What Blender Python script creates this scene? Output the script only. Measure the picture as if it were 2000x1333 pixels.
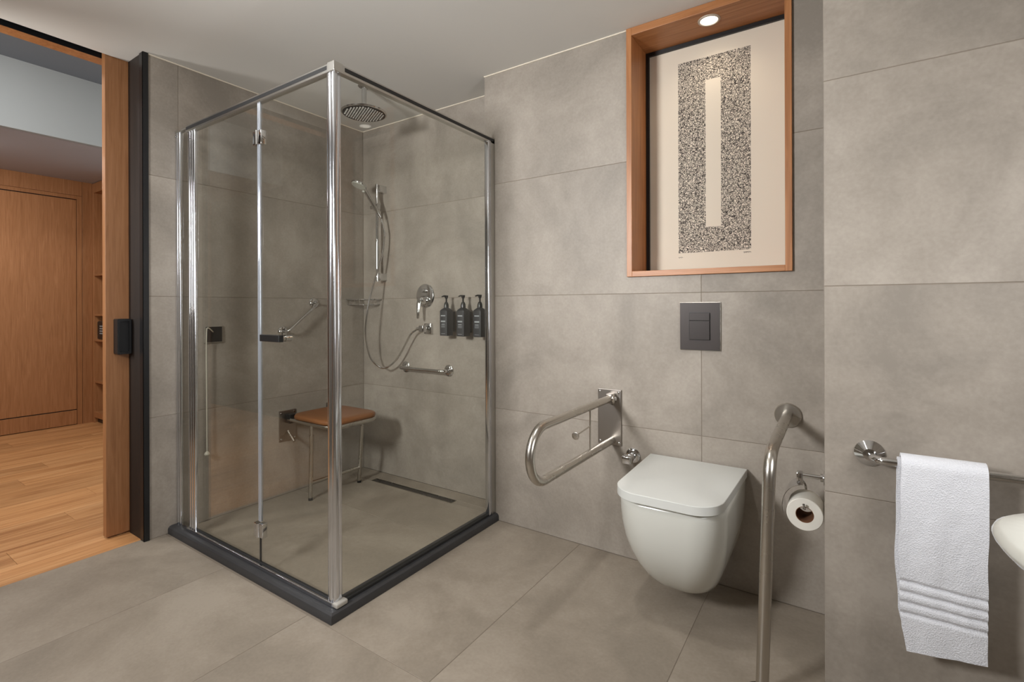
import bpy, bmesh, math, random
from mathutils import Vector, Matrix, noise
random.seed(7)
PI = math.pi
for o in list(bpy.data.objects):
    bpy.data.objects.remove(o)
scene = bpy.context.scene
COL = scene.collection

# ------------------------------------------------------------------ camera
CAM_H, F_PX, YAW, ROLL, HORIZON = 1.1416, 963.72, 0.5865, 0.0032, 599.7
_fw = Vector((-math.sin(YAW), math.cos(YAW), 0)); _r = Vector((math.cos(YAW), math.sin(YAW), 0)); _u = Vector((0, 0, 1))
_r2 = _r * math.cos(ROLL) - _u * math.sin(ROLL); _u2 = _u * math.cos(ROLL) + _r * math.sin(ROLL)
cam_data = bpy.data.cameras.new('camera'); cam = bpy.data.objects.new('camera', cam_data); COL.objects.link(cam)
cam.matrix_world = Matrix(((_r2.x, _u2.x, -_fw.x, 0), (_r2.y, _u2.y, -_fw.y, 0), (_r2.z, _u2.z, -_fw.z, CAM_H), (0, 0, 0, 1)))
cam_data.sensor_fit = 'HORIZONTAL'; cam_data.sensor_width = 36.0
cam_data.lens = 36.0 * F_PX / 2000.0
cam_data.shift_y = -(666.5 - HORIZON) / 2000.0
cam_data.clip_start = 0.02
scene.camera = cam

# ------------------------------------------------------------------ world, view
scene.view_settings.view_transform = 'Standard'
scene.view_settings.look = 'None'
scene.view_settings.exposure = 0.0
scene.view_settings.gamma = 1.0
scene.view_settings.use_curve_mapping = False
world = bpy.data.worlds.new('world'); scene.world = world; world.use_nodes = True
world.node_tree.nodes['Background'].inputs[0].default_value = (0.8, 0.85, 1, 1)
world.node_tree.nodes['Background'].inputs[1].default_value = 0.005

# ------------------------------------------------------------------ lights
def area(name, loc, target, sx, sy, power, col, spread=PI):
    d = bpy.data.lights.new(name, 'AREA'); d.shape = 'RECTANGLE'; d.size = sx; d.size_y = sy
    d.energy = power; d.color = col; d.spread = spread
    o = bpy.data.objects.new(name, d); COL.objects.link(o); o.location = loc
    o.rotation_euler = (Vector(target) - Vector(loc)).to_track_quat('-Z', 'Y').to_euler()
    return o
def spot(name, loc, target, power, col, angle=1.6, blend=0.8, size=0.04):
    d = bpy.data.lights.new(name, 'SPOT'); d.energy = power; d.color = col
    d.spot_size = angle; d.spot_blend = blend; d.shadow_soft_size = size
    o = bpy.data.objects.new(name, d); COL.objects.link(o); o.location = loc
    o.rotation_euler = (Vector(target) - Vector(loc)).to_track_quat('-Z', 'Y').to_euler()
    return o
area('room_light', (-1.65, -0.80, 1.78), (-1.0, 2.0, 1.4), 0.42, 0.42, 31, (0.985, 0.99, 1.0))
area('room_light_beam', (-1.65, -0.82, 1.78), (-1.1, 2.0, 1.55), 0.42, 0.42, 14, (0.985, 0.99, 1.0), 1.6)
area('basin_side_fill', (0.735, 0.85, 1.28), (-1.0, 0.95, 1.28), 0.6, 0.7, 12.5, (0.985, 0.99, 1.0))  # added fill for the projecting wall and towel; no lit mirror exists here
spot('toilet_downlight', (-0.75, 1.20, 2.36), (-0.75, 1.25, 0), 30, (1.0, 0.99, 0.97), 2.0, 1.0, 0.05)
area('ceiling_fill', (-2.0, 0.3, 2.37), (-2.0, 0.3, 0), 0.3, 0.3, 6.5, (1.0, 0.99, 0.97))  # added soft fill from above for the floor and low parts, no fixture
area('hall_fill_top', (-3.70, 0.55, 2.85), (-4.3, 0.9, 0), 0.4, 0.4, 21, (1.0, 0.97, 0.93))  # added fill to light the hall, no ceiling fixture behind it
area('hall_fill_door', (-5.3, 0.55, 2.37), (-5.6, 1.0, 0.4), 0.4, 0.4, 24, (1.0, 0.97, 0.93))  # added fill brightening the entrance door and hall floor, not a soffit lamp
area('hall_fill_side', (-3.42, -0.56, 1.55), (-3.42, 1.0, 1.40), 0.25, 1.1, 26, (1.0, 0.97, 0.93))  # added fill for the sliding door's leading edge and the hall floor

# ------------------------------------------------------------------ material helpers
def srgb(r, g, b):
    f = lambda c: (c / 255) / 12.92 if c / 255 <= 0.04045 else ((c / 255 + 0.055) / 1.055) ** 2.4
    return (f(r), f(g), f(b), 1)
def new_mat(name):
    m = bpy.data.materials.new(name); m.use_nodes = True
    nt = m.node_tree; b = nt.nodes['Principled BSDF']
    return m, nt, b
def simple(name, col, rough=0.5, metal=0.0, spec=0.5, coat=0.0, bump=0.0, bscale=300, emit=None, estr=0.0, var=0.0, vscale=6):
    m, nt, b = new_mat(name)
    b.inputs['Base Color'].default_value = col; b.inputs['Roughness'].default_value = rough
    b.inputs['Metallic'].default_value = metal; b.inputs['Specular IOR Level'].default_value = spec
    b.inputs['Coat Weight'].default_value = coat; b.inputs['Coat Roughness'].default_value = 0.05
    tc = nt.nodes.new('ShaderNodeTexCoord')
    n = nt.nodes.new('ShaderNodeTexNoise'); n.inputs['Scale'].default_value = vscale; n.inputs['Detail'].default_value = 4
    nt.links.new(tc.outputs['Object'], n.inputs['Vector'])
    r = nt.nodes.new('ShaderNodeMapRange'); r.inputs[3].default_value = max(0.0, rough - 0.03 - var * 0.2); r.inputs[4].default_value = rough + 0.03 + var * 0.2
    nt.links.new(n.outputs['Fac'], r.inputs[0]); nt.links.new(r.outputs[0], b.inputs['Roughness'])
    if var:
        mx = nt.nodes.new('ShaderNodeMix'); mx.data_type = 'RGBA'
        mx.inputs['A'].default_value = tuple(c * (1 - var) for c in col[:3]) + (1,)
        mx.inputs['B'].default_value = tuple(min(1, c * (1 + var)) for c in col[:3]) + (1,)
        nt.links.new(n.outputs['Fac'], mx.inputs['Factor']); nt.links.new(mx.outputs['Result'], b.inputs['Base Color'])
    if bump:
        n2 = nt.nodes.new('ShaderNodeTexNoise'); n2.inputs['Scale'].default_value = bscale; n2.inputs['Detail'].default_value = 3
        nt.links.new(tc.outputs['Object'], n2.inputs['Vector'])
        bp = nt.nodes.new('ShaderNodeBump'); bp.inputs['Strength'].default_value = bump; bp.inputs['Distance'].default_value = 0.002
        nt.links.new(n2.outputs['Fac'], bp.inputs['Height']); nt.links.new(bp.outputs[0], b.inputs['Normal'])
    if emit:
        b.inputs['Emission Color'].default_value = emit; b.inputs['Emission Strength'].default_value = estr
    return m
def ramp(nt, stops):
    r = nt.nodes.new('ShaderNodeValToRGB')
    e = r.color_ramp.elements
    while len(e) < len(stops): e.new(0.5)
    for i, (p, c) in enumerate(stops):
        e[i].position = p; e[i].color = c
    return r
def tile_mat(name, dark, mid, light, rough=0.52):
    """cement-look porcelain: cloudy patches, fine speckle, faint streaks; every tile shifted on its own"""
    m, nt, b = new_mat(name); L = nt.links.new
    geo = nt.nodes.new('ShaderNodeNewGeometry'); oi = nt.nodes.new('ShaderNodeObjectInfo')
    sc = nt.nodes.new('ShaderNodeVectorMath'); sc.operation = 'SCALE'; sc.inputs['Scale'].default_value = 37.0
    cmb = nt.nodes.new('ShaderNodeCombineXYZ')
    for i in range(3): L(oi.outputs['Random'], cmb.inputs[i])
    L(cmb.outputs[0], sc.inputs[0])
    add = nt.nodes.new('ShaderNodeVectorMath'); add.operation = 'ADD'
    L(geo.outputs['Position'], add.inputs[0]); L(sc.outputs[0], add.inputs[1])
    n1 = nt.nodes.new('ShaderNodeTexNoise'); n1.inputs['Scale'].default_value = 2.4; n1.inputs['Detail'].default_value = 7; n1.inputs['Roughness'].default_value = 0.62; n1.inputs['Distortion'].default_value = 0.6
    n2 = nt.nodes.new('ShaderNodeTexNoise'); n2.inputs['Scale'].default_value = 95; n2.inputs['Detail'].default_value = 4
    n3 = nt.nodes.new('ShaderNodeTexNoise'); n3.inputs['Scale'].default_value = 11; n3.inputs['Detail'].default_value = 8; n3.inputs['Roughness'].default_value = 0.7
    for n in (n1, n2, n3): L(add.outputs[0], n.inputs['Vector'])
    r = ramp(nt, [(0.30, dark), (0.5, mid), (0.70, light)])
    ma = nt.nodes.new('ShaderNodeMath'); ma.operation = 'MULTIPLY_ADD'; ma.inputs[1].default_value = 0.25
    mb = nt.nodes.new('ShaderNodeMath'); mb.operation = 'MULTIPLY_ADD'; mb.inputs[1].default_value = 0.30
    sub = nt.nodes.new('ShaderNodeMath'); sub.operation = 'SUBTRACT'; sub.inputs[1].default_value = 0.275
    L(n2.outputs['Fac'], ma.inputs[0]); L(n1.outputs['Fac'], ma.inputs[2])
    L(n3.outputs['Fac'], mb.inputs[0]); L(ma.outputs[0], mb.inputs[2]); L(mb.outputs[0], sub.inputs[0])
    L(sub.outputs[0], r.inputs[0]); L(r.outputs[0], b.inputs['Base Color'])
    rr = nt.nodes.new('ShaderNodeMapRange'); rr.inputs[3].default_value = rough - 0.08; rr.inputs[4].default_value = rough + 0.1
    L(n3.outputs['Fac'], rr.inputs[0]); L(rr.outputs[0], b.inputs['Roughness'])
    bp = nt.nodes.new('ShaderNodeBump'); bp.inputs['Strength'].default_value = 0.08; bp.inputs['Distance'].default_value = 0.001
    L(n2.outputs['Fac'], bp.inputs['Height']); L(bp.outputs[0], b.inputs['Normal'])
    b.inputs['Specular IOR Level'].default_value = 0.4
    return m
def wood_mat(name, c0, c1, c2, axis='Z', rough=0.45, fine=1.0, gscale=1.0):
    m, nt, b = new_mat(name); L = nt.links.new
    geo = nt.nodes.new('ShaderNodeNewGeometry'); oi = nt.nodes.new('ShaderNodeObjectInfo')
    cmb = nt.nodes.new('ShaderNodeCombineXYZ')
    for i in range(3): L(oi.outputs['Random'], cmb.inputs[i])
    sc = nt.nodes.new('ShaderNodeVectorMath'); sc.operation = 'SCALE'; sc.inputs['Scale'].default_value = 23.0; L(cmb.outputs[0], sc.inputs[0])
    add = nt.nodes.new('ShaderNodeVectorMath'); add.operation = 'ADD'; L(geo.outputs['Position'], add.inputs[0]); L(sc.outputs[0], add.inputs[1])
    def stretched(across, along, detail, dist):
        mp = nt.nodes.new('ShaderNodeMapping'); s = [across] * 3; s['XYZ'.index(axis)] = along
        mp.inputs['Scale'].default_value = s; L(add.outputs[0], mp.inputs['Vector'])
        n = nt.nodes.new('ShaderNodeTexNoise'); n.inputs['Scale'].default_value = 1.0; n.inputs['Detail'].default_value = detail
        n.inputs['Distortion'].default_value = dist; n.inputs['Roughness'].default_value = 0.6; L(mp.outputs[0], n.inputs['Vector'])
        return n
    n1 = stretched(26 * gscale, 1.3 * gscale, 5, 1.2); n2 = stretched(230 * fine, 5 * fine, 3, 0.2)
    ma = nt.nodes.new('ShaderNodeMath'); ma.operation = 'MULTIPLY_ADD'; ma.inputs[1].default_value = 0.45
    L(n2.outputs['Fac'], ma.inputs[0]); L(n1.outputs['Fac'], ma.inputs[2])
    sb = nt.nodes.new('ShaderNodeMath'); sb.operation = 'SUBTRACT'; sb.inputs[1].default_value = 0.225; L(ma.outputs[0], sb.inputs[0])
    r = ramp(nt, [(0.28, c0), (0.5, c1), (0.74, c2)]); L(sb.outputs[0], r.inputs[0])
    hv = nt.nodes.new('ShaderNodeHueSaturation'); mr = nt.nodes.new('ShaderNodeMapRange'); mr.inputs[3].default_value = 0.88; mr.inputs[4].default_value = 1.12
    L(oi.outputs['Random'], mr.inputs[0]); L(mr.outputs[0], hv.inputs['Value']); L(r.outputs[0], hv.inputs['Color']); L(hv.outputs[0], b.inputs['Base Color'])
    b.inputs['Roughness'].default_value = rough
    bp = nt.nodes.new('ShaderNodeBump'); bp.inputs['Strength'].default_value = 0.12; bp.inputs['Distance'].default_value = 0.001
    L(n2.outputs['Fac'], bp.inputs['Height']); L(bp.outputs[0], b.inputs['Normal'])
    return m
def glass_mat(name, tint):
    """thin toughened glass: tinted see-through with a Schlick mirror layer"""
    m = bpy.data.materials.new(name); m.use_nodes = True; nt = m.node_tree; nt.nodes.clear(); L = nt.links.new
    out = nt.nodes.new('ShaderNodeOutputMaterial'); mix = nt.nodes.new('ShaderNodeMixShader')
    tr = nt.nodes.new('ShaderNodeBsdfTransparent'); tr.inputs[0].default_value = tint
    gl = nt.nodes.new('ShaderNodeBsdfGlossy'); gl.inputs['Roughness'].default_value = 0.01; gl.inputs['Color'].default_value = (1, 1, 1, 1)
    geo = nt.nodes.new('ShaderNodeNewGeometry'); dt = nt.nodes.new('ShaderNodeVectorMath'); dt.operation = 'DOT_PRODUCT'
    L(geo.outputs['Incoming'], dt.inputs[0]); L(geo.outputs['Normal'], dt.inputs[1])
    ab = nt.nodes.new('ShaderNodeMath'); ab.operation = 'ABSOLUTE'; L(dt.outputs['Value'], ab.inputs[0])
    om = nt.nodes.new('ShaderNodeMath'); om.operation = 'SUBTRACT'; om.inputs[0].default_value = 1.0; L(ab.outputs[0], om.inputs[1])
    pw = nt.nodes.new('ShaderNodeMath'); pw.operation = 'POWER'; pw.inputs[1].default_value = 5.0; L(om.outputs[0], pw.inputs[0])
    sc = nt.nodes.new('ShaderNodeMath'); sc.operation = 'MULTIPLY_ADD'; sc.inputs[1].default_value = 0.92; sc.inputs[2].default_value = 0.024; L(pw.outputs[0], sc.inputs[0])
    L(sc.outputs[0], mix.inputs[0]); L(tr.outputs[0], mix.inputs[1]); L(gl.outputs[0], mix.inputs[2]); L(mix.outputs[0], out.inputs[0])
    return m

M = {}
M['tile'] = tile_mat('cement_tile', srgb(138, 130, 120), srgb(154, 145, 134), srgb(169, 160, 149))
M['floor_tile'] = tile_mat('floor_cement_tile', srgb(136, 126, 113), srgb(150, 139, 125), srgb(164, 153, 139), 0.46)
M['grout'] = simple('grout', srgb(132, 121, 108), 0.9, bump=0.2)
M['plaster'] = simple('ceiling_plaster', srgb(214, 211, 205), 0.85, spec=0.2, bump=0.03, bscale=500)
M['sealant'] = simple('sealant', srgb(226, 216, 198), 0.6)
M['hall_paint'] = simple('hall_paint', srgb(172, 178, 180), 0.85, spec=0.2, bump=0.03, bscale=400)
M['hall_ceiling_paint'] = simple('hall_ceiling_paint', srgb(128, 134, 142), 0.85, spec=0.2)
M['soffit_paint'] = simple('soffit_paint', srgb(176, 174, 180), 0.85, spec=0.2)
M['oak'] = wood_mat('oak_veneer', srgb(146, 98, 60), srgb(160, 110, 70), srgb(172, 122, 82), 'Z', 0.45, 1.0, 2.6)
M['oak_frame'] = wood_mat('oak_frame', srgb(148, 95, 54), srgb(168, 112, 67), srgb(184, 130, 86), 'Z', 0.42, 1.0, 1.6)
M['oak_frame_x'] = wood_mat('oak_frame_across', srgb(148, 95, 54), srgb(168, 112, 67), srgb(184, 130, 86), 'X', 0.42, 1.0, 1.6)
M['plank'] = wood_mat('oak_plank', srgb(154, 104, 62), srgb(188, 136, 88), srgb(208, 160, 112), 'Y', 0.42, 0.7, 0.8)
M['dark_veneer'] = wood_mat('dark_stained_veneer', srgb(19, 12, 8), srgb(26, 17, 12), srgb(36, 25, 18), 'Z', 0.6, 1.0, 1.6)
M['black_metal'] = simple('black_metal', (0.012, 0.012, 0.013, 1), 0.38, 0.2)
M['black_plastic'] = simple('black_plastic', (0.014, 0.014, 0.014, 1), 0.3)
M['chrome'] = simple('chrome', (0.66, 0.66, 0.66, 1), 0.07, 1.0)
M['alu'] = simple('polished_aluminium', (0.72, 0.74, 0.78, 1), 0.14, 1.0)
M['alu_dull'] = simple('satin_aluminium', (0.60, 0.59, 0.56, 1), 0.32, 1.0)
M['steel'] = simple('brushed_steel', (0.56, 0.53, 0.48, 1), 0.27, 1.0)
M['steel_plate'] = simple('brushed_steel_plate', (0.34, 0.31, 0.28, 1), 0.33, 1.0)
M['drain_plate'] = simple('drain_plate', (0.085, 0.075, 0.065, 1), 0.45, 0.8)
M['gunmetal'] = simple('gunmetal_plate', srgb(54, 47, 44), 0.42, 0.35)
M['gunmetal_dark'] = simple('gunmetal_button', srgb(45, 38, 35), 0.38, 0.35)
M['stone'] = simple('dark_stone', srgb(58, 58, 60), 0.42, spec=0.5, var=0.18, vscale=30, bump=0.05, bscale=200)
M['ceramic'] = simple('white_ceramic', srgb(214, 214, 206), 0.16, spec=0.5, coat=0.4)
M['lid'] = simple('white_duroplast', srgb(212, 213, 208), 0.30, spec=0.45)
M['gasket'] = simple('black_gasket', (0.02, 0.02, 0.02, 1), 0.6)
M['leather'] = simple('brown_pad', srgb(136, 88, 52), 0.45, spec=0.4, var=0.08, vscale=9, bump=0.08, bscale=260)
M['cord'] = simple('cord_white', srgb(212, 206, 190), 0.6)
M['switch'] = simple('switch_black', srgb(40, 38, 36), 0.35)
M['switch_edge'] = simple('switch_edge', srgb(150, 142, 130), 0.4)
M['bottle'] = simple('bottle_black', srgb(46, 46, 48), 0.42)
M['print'] = simple('bottle_print', srgb(150, 154, 156), 0.6)
M['paper_white'] = simple('tissue', srgb(232, 228, 218), 0.9, spec=0.1, bump=0.1, bscale=500)
M['cardboard'] = simple('cardboard_core', srgb(120, 84, 62), 0.9, spec=0.1)
M['nozzle'] = simple('nozzle_grey', srgb(178, 174, 166), 0.5)
M['head_face'] = simple('shower_face', srgb(48, 46, 43), 0.4, 0.5)
M['spray_white'] = simple('spray_face', srgb(190, 190, 180), 0.4)
M['lamp_lens'] = simple('lamp_lens', (1, 1, 1, 1), 0.4, emit=(1.0, 0.93, 0.82, 1), estr=5.0)
M['lamp_ring'] = simple('lamp_ring', srgb(190, 178, 162), 0.4)
M['seal_clear'] = simple('seal_strip', srgb(186, 192, 200), 0.12, 0.6)
M['glass'] = glass_mat('shower_glass', (0.984, 0.989, 0.976, 1))

def towel_mat():
    m, nt, b = new_mat('terry_white'); L = nt.links.new
    b.inputs['Base Color'].default_value = srgb(226, 227, 232); b.inputs['Roughness'].default_value = 0.95
    b.inputs['Specular IOR Level'].default_value = 0.1; b.inputs['Sheen Weight'].default_value = 0.3
    tc = nt.nodes.new('ShaderNodeTexCoord')
    n = nt.nodes.new('ShaderNodeTexNoise'); n.inputs['Scale'].default_value = 420; n.inputs['Detail'].default_value = 4; L(tc.outputs['Object'], n.inputs['Vector'])
    v = nt.nodes.new('ShaderNodeTexVoronoi'); v.inputs['Scale'].default_value = 330; L(tc.outputs['Object'], v.inputs['Vector'])
    ad = nt.nodes.new('ShaderNodeMath'); ad.operation = 'ADD'; L(n.outputs['Fac'], ad.inputs[0]); L(v.outputs['Distance'], ad.inputs[1])
    bp = nt.nodes.new('ShaderNodeBump'); bp.inputs['Strength'].default_value = 0.5; bp.inputs['Distance'].default_value = 0.003
    L(ad.outputs[0], bp.inputs['Height']); L(bp.outputs[0], b.inputs['Normal'])
    return m
M['terry'] = towel_mat()

# ------------------------------------------------------------------ mesh helpers (all in world metres)
def merge(bm, other):
    me = bpy.data.meshes.new('tmp'); other.to_mesh(me); bm.from_mesh(me); bpy.data.meshes.remove(me); other.free()
def box(bm, x0, x1, y0, y1, z0, z1, bev=0.0, seg=2):
    b = bmesh.new(); bmesh.ops.create_cube(b, size=1.0)
    for v in b.verts:
        v.co = Vector(((x0 + x1) / 2 + v.co.x * (x1 - x0), (y0 + y1) / 2 + v.co.y * (y1 - y0), (z0 + z1) / 2 + v.co.z * (z1 - z0)))
    if bev: bmesh.ops.bevel(b, geom=list(b.edges), offset=bev, segments=seg, affect='EDGES', profile=0.5)
    merge(bm, b); return bm
def frame_of(d):
    d = Vector(d).normalized(); a = Vector((0, 0, 1)) if abs(d.z) < 0.9 else Vector((1, 0, 0))
    u = d.cross(a).normalized(); return d, u, d.cross(u).normalized()
def tube(bm, pts, r, seg=16, cap=True, closed=False):
    """round tube through the points; r may be a list"""
    P = [Vector(p) for p in pts]; n = len(P); rr = r if isinstance(r, (list, tuple)) else [r] * n
    T = []
    for i in range(n):
        a = P[(i - 1) % n] if (closed or i > 0) else P[i]; b = P[(i + 1) % n] if (closed or i < n - 1) else P[i]
        T.append((b - a).normalized())
    _, u, w = frame_of(T[0]); rings = []
    for i in range(n):
        if i > 0:
            ax = T[i - 1].cross(T[i])
            if ax.length > 1e-7:
                q = Matrix.Rotation(T[i - 1].angle(T[i]), 3, ax.normalized()); u = q @ u
        u = (u - T[i] * u.dot(T[i])).normalized(); w = T[i].cross(u)
        rings.append([bm.verts.new(P[i] + (u * math.cos(2 * PI * k / seg) + w * math.sin(2 * PI * k / seg)) * rr[i]) for k in range(seg)])
    m = n if closed else n - 1
    for i in range(m):
        A, B = rings[i], rings[(i + 1) % n]
        for k in range(seg): bm.faces.new((A[k], A[(k + 1) % seg], B[(k + 1) % seg], B[k]))
    if cap and not closed:
        bm.faces.new(list(reversed(rings[0]))); bm.faces.new(rings[-1])
    return bm
def arc(c, u, v, r, a0, a1, n):
    c, u, v = Vector(c), Vector(u), Vector(v)
    return [c + u * (r * math.cos(a0 + (a1 - a0) * i / n)) + v * (r * math.sin(a0 + (a1 - a0) * i / n)) for i in range(n + 1)]
def rounded(pts, rad, n=6):
    """polyline with its inner corners rounded"""
    P = [Vector(p) for p in pts]; out = [P[0]]
    for i in range(1, len(P) - 1):
        a = (P[i - 1] - P[i]); b = (P[i + 1] - P[i]); l = min(rad, a.length * 0.49, b.length * 0.49); a.normalize(); b.normalize()
        s, e = P[i] + a * l, P[i] + b * l
        for k in range(n + 1):
            t = k / n; out.append(s * (1 - t) ** 2 + P[i] * 2 * t * (1 - t) + e * t * t)
    out.append(P[-1]); return out
def spline(pts, n=8):
    P = [Vector(p) for p in pts]; out = []
    for i in range(len(P) - 1):
        p0 = P[i - 1] if i else P[i] * 2 - P[i + 1]; p1, p2 = P[i], P[i + 1]; p3 = P[i + 2] if i + 2 < len(P) else P[i + 1] * 2 - P[i]
        for k in range(n):
            t = k / n
            out.append(0.5 * ((2 * p1) + (p2 - p0) * t + (2 * p0 - 5 * p1 + 4 * p2 - p3) * t * t + (3 * p1 - p0 - 3 * p2 + p3) * t ** 3))
    out.append(P[-1]); return out
def lathe(bm, base, axis, prof, seg=32):
    """prof: (distance along axis, radius)"""
    d, u, w = frame_of(axis); base = Vector(base); rings = []
    for h, r in prof:
        if r < 1e-6: rings.append([bm.verts.new(base + d * h)])
        else: rings.append([bm.verts.new(base + d * h + (u * math.cos(2 * PI * k / seg) + w * math.sin(2 * PI * k / seg)) * r) for k in range(seg)])
    for A, B in zip(rings, rings[1:]):
        if len(A) == 1 and len(B) == 1: continue
        for k in range(seg):
            k2 = (k + 1) % seg
            if len(A) == 1: bm.faces.new((A[0], B[k2], B[k]))
            elif len(B) == 1: bm.faces.new((A[k], A[k2], B[0]))
            else: bm.faces.new((A[k], A[k2], B[k2], B[k]))
    if len(rings[0]) > 1: bm.faces.new(list(reversed(rings[0])))
    if len(rings[-1]) > 1: bm.faces.new(rings[-1])
    return bm
def loft(bm, sections, cap0=True, cap1=True):
    rings = [[bm.verts.new(p) for p in s] for s in sections]; n = len(rings[0])
    for A, B in zip(rings, rings[1:]):
        for k in range(n): bm.faces.new((A[k], A[(k + 1) % n], B[(k + 1) % n], B[k]))
    if cap0: bm.faces.new(list(reversed(rings[0])))
    if cap1: bm.faces.new(rings[-1])
    return bm
def rrect(cx, cy, hx, hy, r, n=6):
    """rounded rectangle outline, counter-clockwise"""
    out = []
    for sx, sy, a in ((1, 1, 0), (-1, 1, PI / 2), (-1, -1, PI), (1, -1, 3 * PI / 2)):
        for k in range(n + 1):
            t = a + PI / 2 * k / n
            out.append((cx + sx * (hx - r) + r * math.cos(t), cy + sy * (hy - r) + r * math.sin(t)))
    return out
ORIGIN = {}
def obj(name, bm, mat, parent=None, smooth=False, angle=0.6):
    """link bm as one mesh object; parts keep the base of their thing as origin"""
    bmesh.ops.recalc_face_normals(bm, faces=list(bm.faces))
    if smooth:
        for f in bm.faces: f.smooth = True
        for e in bm.edges:
            if len(e.link_faces) == 2 and e.calc_face_angle(0) > angle: e.smooth = False
    if parent is None:
        xs = [v.co for v in bm.verts]
        org = Vector(((min(v.x for v in xs) + max(v.x for v in xs)) / 2, (min(v.y for v in xs) + max(v.y for v in xs)) / 2, min(v.z for v in xs)))
    else: org = ORIGIN[parent.name]
    bmesh.ops.translate(bm, verts=list(bm.verts), vec=-org)
    me = bpy.data.meshes.new(name); bm.to_mesh(me); bm.free()
    if isinstance(mat, str): mat = M[mat]
    me.materials.append(mat)
    o = bpy.data.objects.new(name, me); COL.objects.link(o)
    if parent is None: o.location = org
    else: o.parent = parent
    ORIGIN[o.name] = org
    return o
def tag(o, label, cat, group=None):
    o['label'] = label; o['category'] = cat
    if group: o['group'] = group
    return o
def thing(name, label, cat, loc, group=None):
    o = bpy.data.objects.new(name, None); COL.objects.link(o); o.location = loc; o.empty_display_size = 0.05
    ORIGIN[o.name] = Vector(loc); return tag(o, label, cat, group)
def struct(name, bm, mat, label, cat, smooth=False):
    o = obj(name, bm, mat, None, smooth); o['kind'] = 'structure'; o['label'] = label; o['category'] = cat; return o
def bmb(*a, **k): return box(bmesh.new(), *a, **k)
def bmt(*a, **k): return tube(bmesh.new(), *a, **k)
def bml(*a, **k): return lathe(bmesh.new(), *a, **k)
def poly_plate(pts, to3d, depth, ch=0.0008):
    """axis-aligned outline (ccw) as a chamfered plate; to3d(a, b, d) with d = depth behind the face"""
    bm = bmesh.new(); n = len(pts); ins = []
    for i in range(n):
        p0, p1, p2 = Vector(pts[i - 1]), Vector(pts[i]), Vector(pts[(i + 1) % n])
        d1, d2 = (p1 - p0).normalized(), (p2 - p1).normalized()
        ins.append(p1 + ch * (Vector((-d1.y, d1.x)) + Vector((-d2.y, d2.x))))
    A = [bm.verts.new(to3d(p[0], p[1], 0)) for p in ins]
    B = [bm.verts.new(to3d(p[0], p[1], ch)) for p in pts]
    Cc = [bm.verts.new(to3d(p[0], p[1], depth)) for p in pts]
    bm.faces.new(A); bm.faces.new(list(reversed(Cc)))
    for i in range(n):
        j = (i + 1) % n; bm.faces.new((B[i], B[j], A[j], A[i])); bm.faces.new((Cc[i], Cc[j], B[j], B[i]))
    return bm
G = 0.0011   # half a joint
def rect(a0, a1, b0, b1, e=(1, 1, 1, 1)):
    return [(a0 + G * e[0], b0 + G * e[2]), (a1 - G * e[1], b0 + G * e[2]), (a1 - G * e[1], b1 - G * e[3]), (a0 + G * e[0], b1 - G * e[3])]

# ================================================================== THE SETTING
YT, YS, YP, XL, ZC = 2.1543, 2.346, 1.710, -2.8314, 2.3935
XSTEP, XPIL, XR, YR = -1.6073, -0.0392, 0.75, -1.35
ROWS = (0.0, 0.599, 1.199, 1.799, ZC)
TD = 0.009       # tile thickness
ON_Y = lambda Y: (lambda a, b, d: Vector((a, Y + d, b)))       # faces -y
ON_X = lambda X: (lambda a, b, d: Vector((X - d, a, b)))       # faces +x
ON_XN = lambda X: (lambda a, b, d: Vector((X + d, a, b)))      # faces -x
ON_Z = lambda Z: (lambda a, b, d: Vector((a, b, Z - d)))

# floor
DX0, DX1, DY0, DY1 = -2.577, -1.885, 2.192, 2.244      # opening for the drain
fl = bmesh.new()
for b_ in ((-2.867, XR, YR, DY0), (-2.867, XR, DY1, YS), (-2.867, DX0, DY0, DY1), (DX1, XR, DY0, DY1)): box(fl, *b_, -0.12, -0.0012)
floor = struct('floor', fl, 'grout', 'grey-beige cement-look tiled bathroom floor', 'floor')
def floor_tile(x0, x1, y0, y1): obj('tile', poly_plate(rect(x0, x1, y0, y1), ON_Z(0), 0.008), 'floor_tile', floor)
XJ = (-2.867, -2.2511, -1.6475, -1.0436, -0.4394, 0.163, XR)
for a, b in zip(XJ, XJ[1:]):
    floor_tile(a, b, YR, -0.097); floor_tile(a, b, -0.097, 1.103)
for a, b in ((-1.524, -1.0436), (-1.0436, -0.4394), (-0.4394, XPIL)): floor_tile(a, b, 1.103, YT)
floor_tile(XPIL, 0.163, 1.103, YP); floor_tile(0.163, XR, 1.103, YP)
floor_tile(XL, XSTEP, 1.170, 1.832)
floor_tile(XSTEP, -1.604, 1.170, YT)
floor_tile(XL, XSTEP, 1.832, DY0); floor_tile(XL, XSTEP, DY1, YS)
floor_tile(XL, DX0, DY0, DY1); floor_tile(DX1, XSTEP, DY0, DY1)

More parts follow.
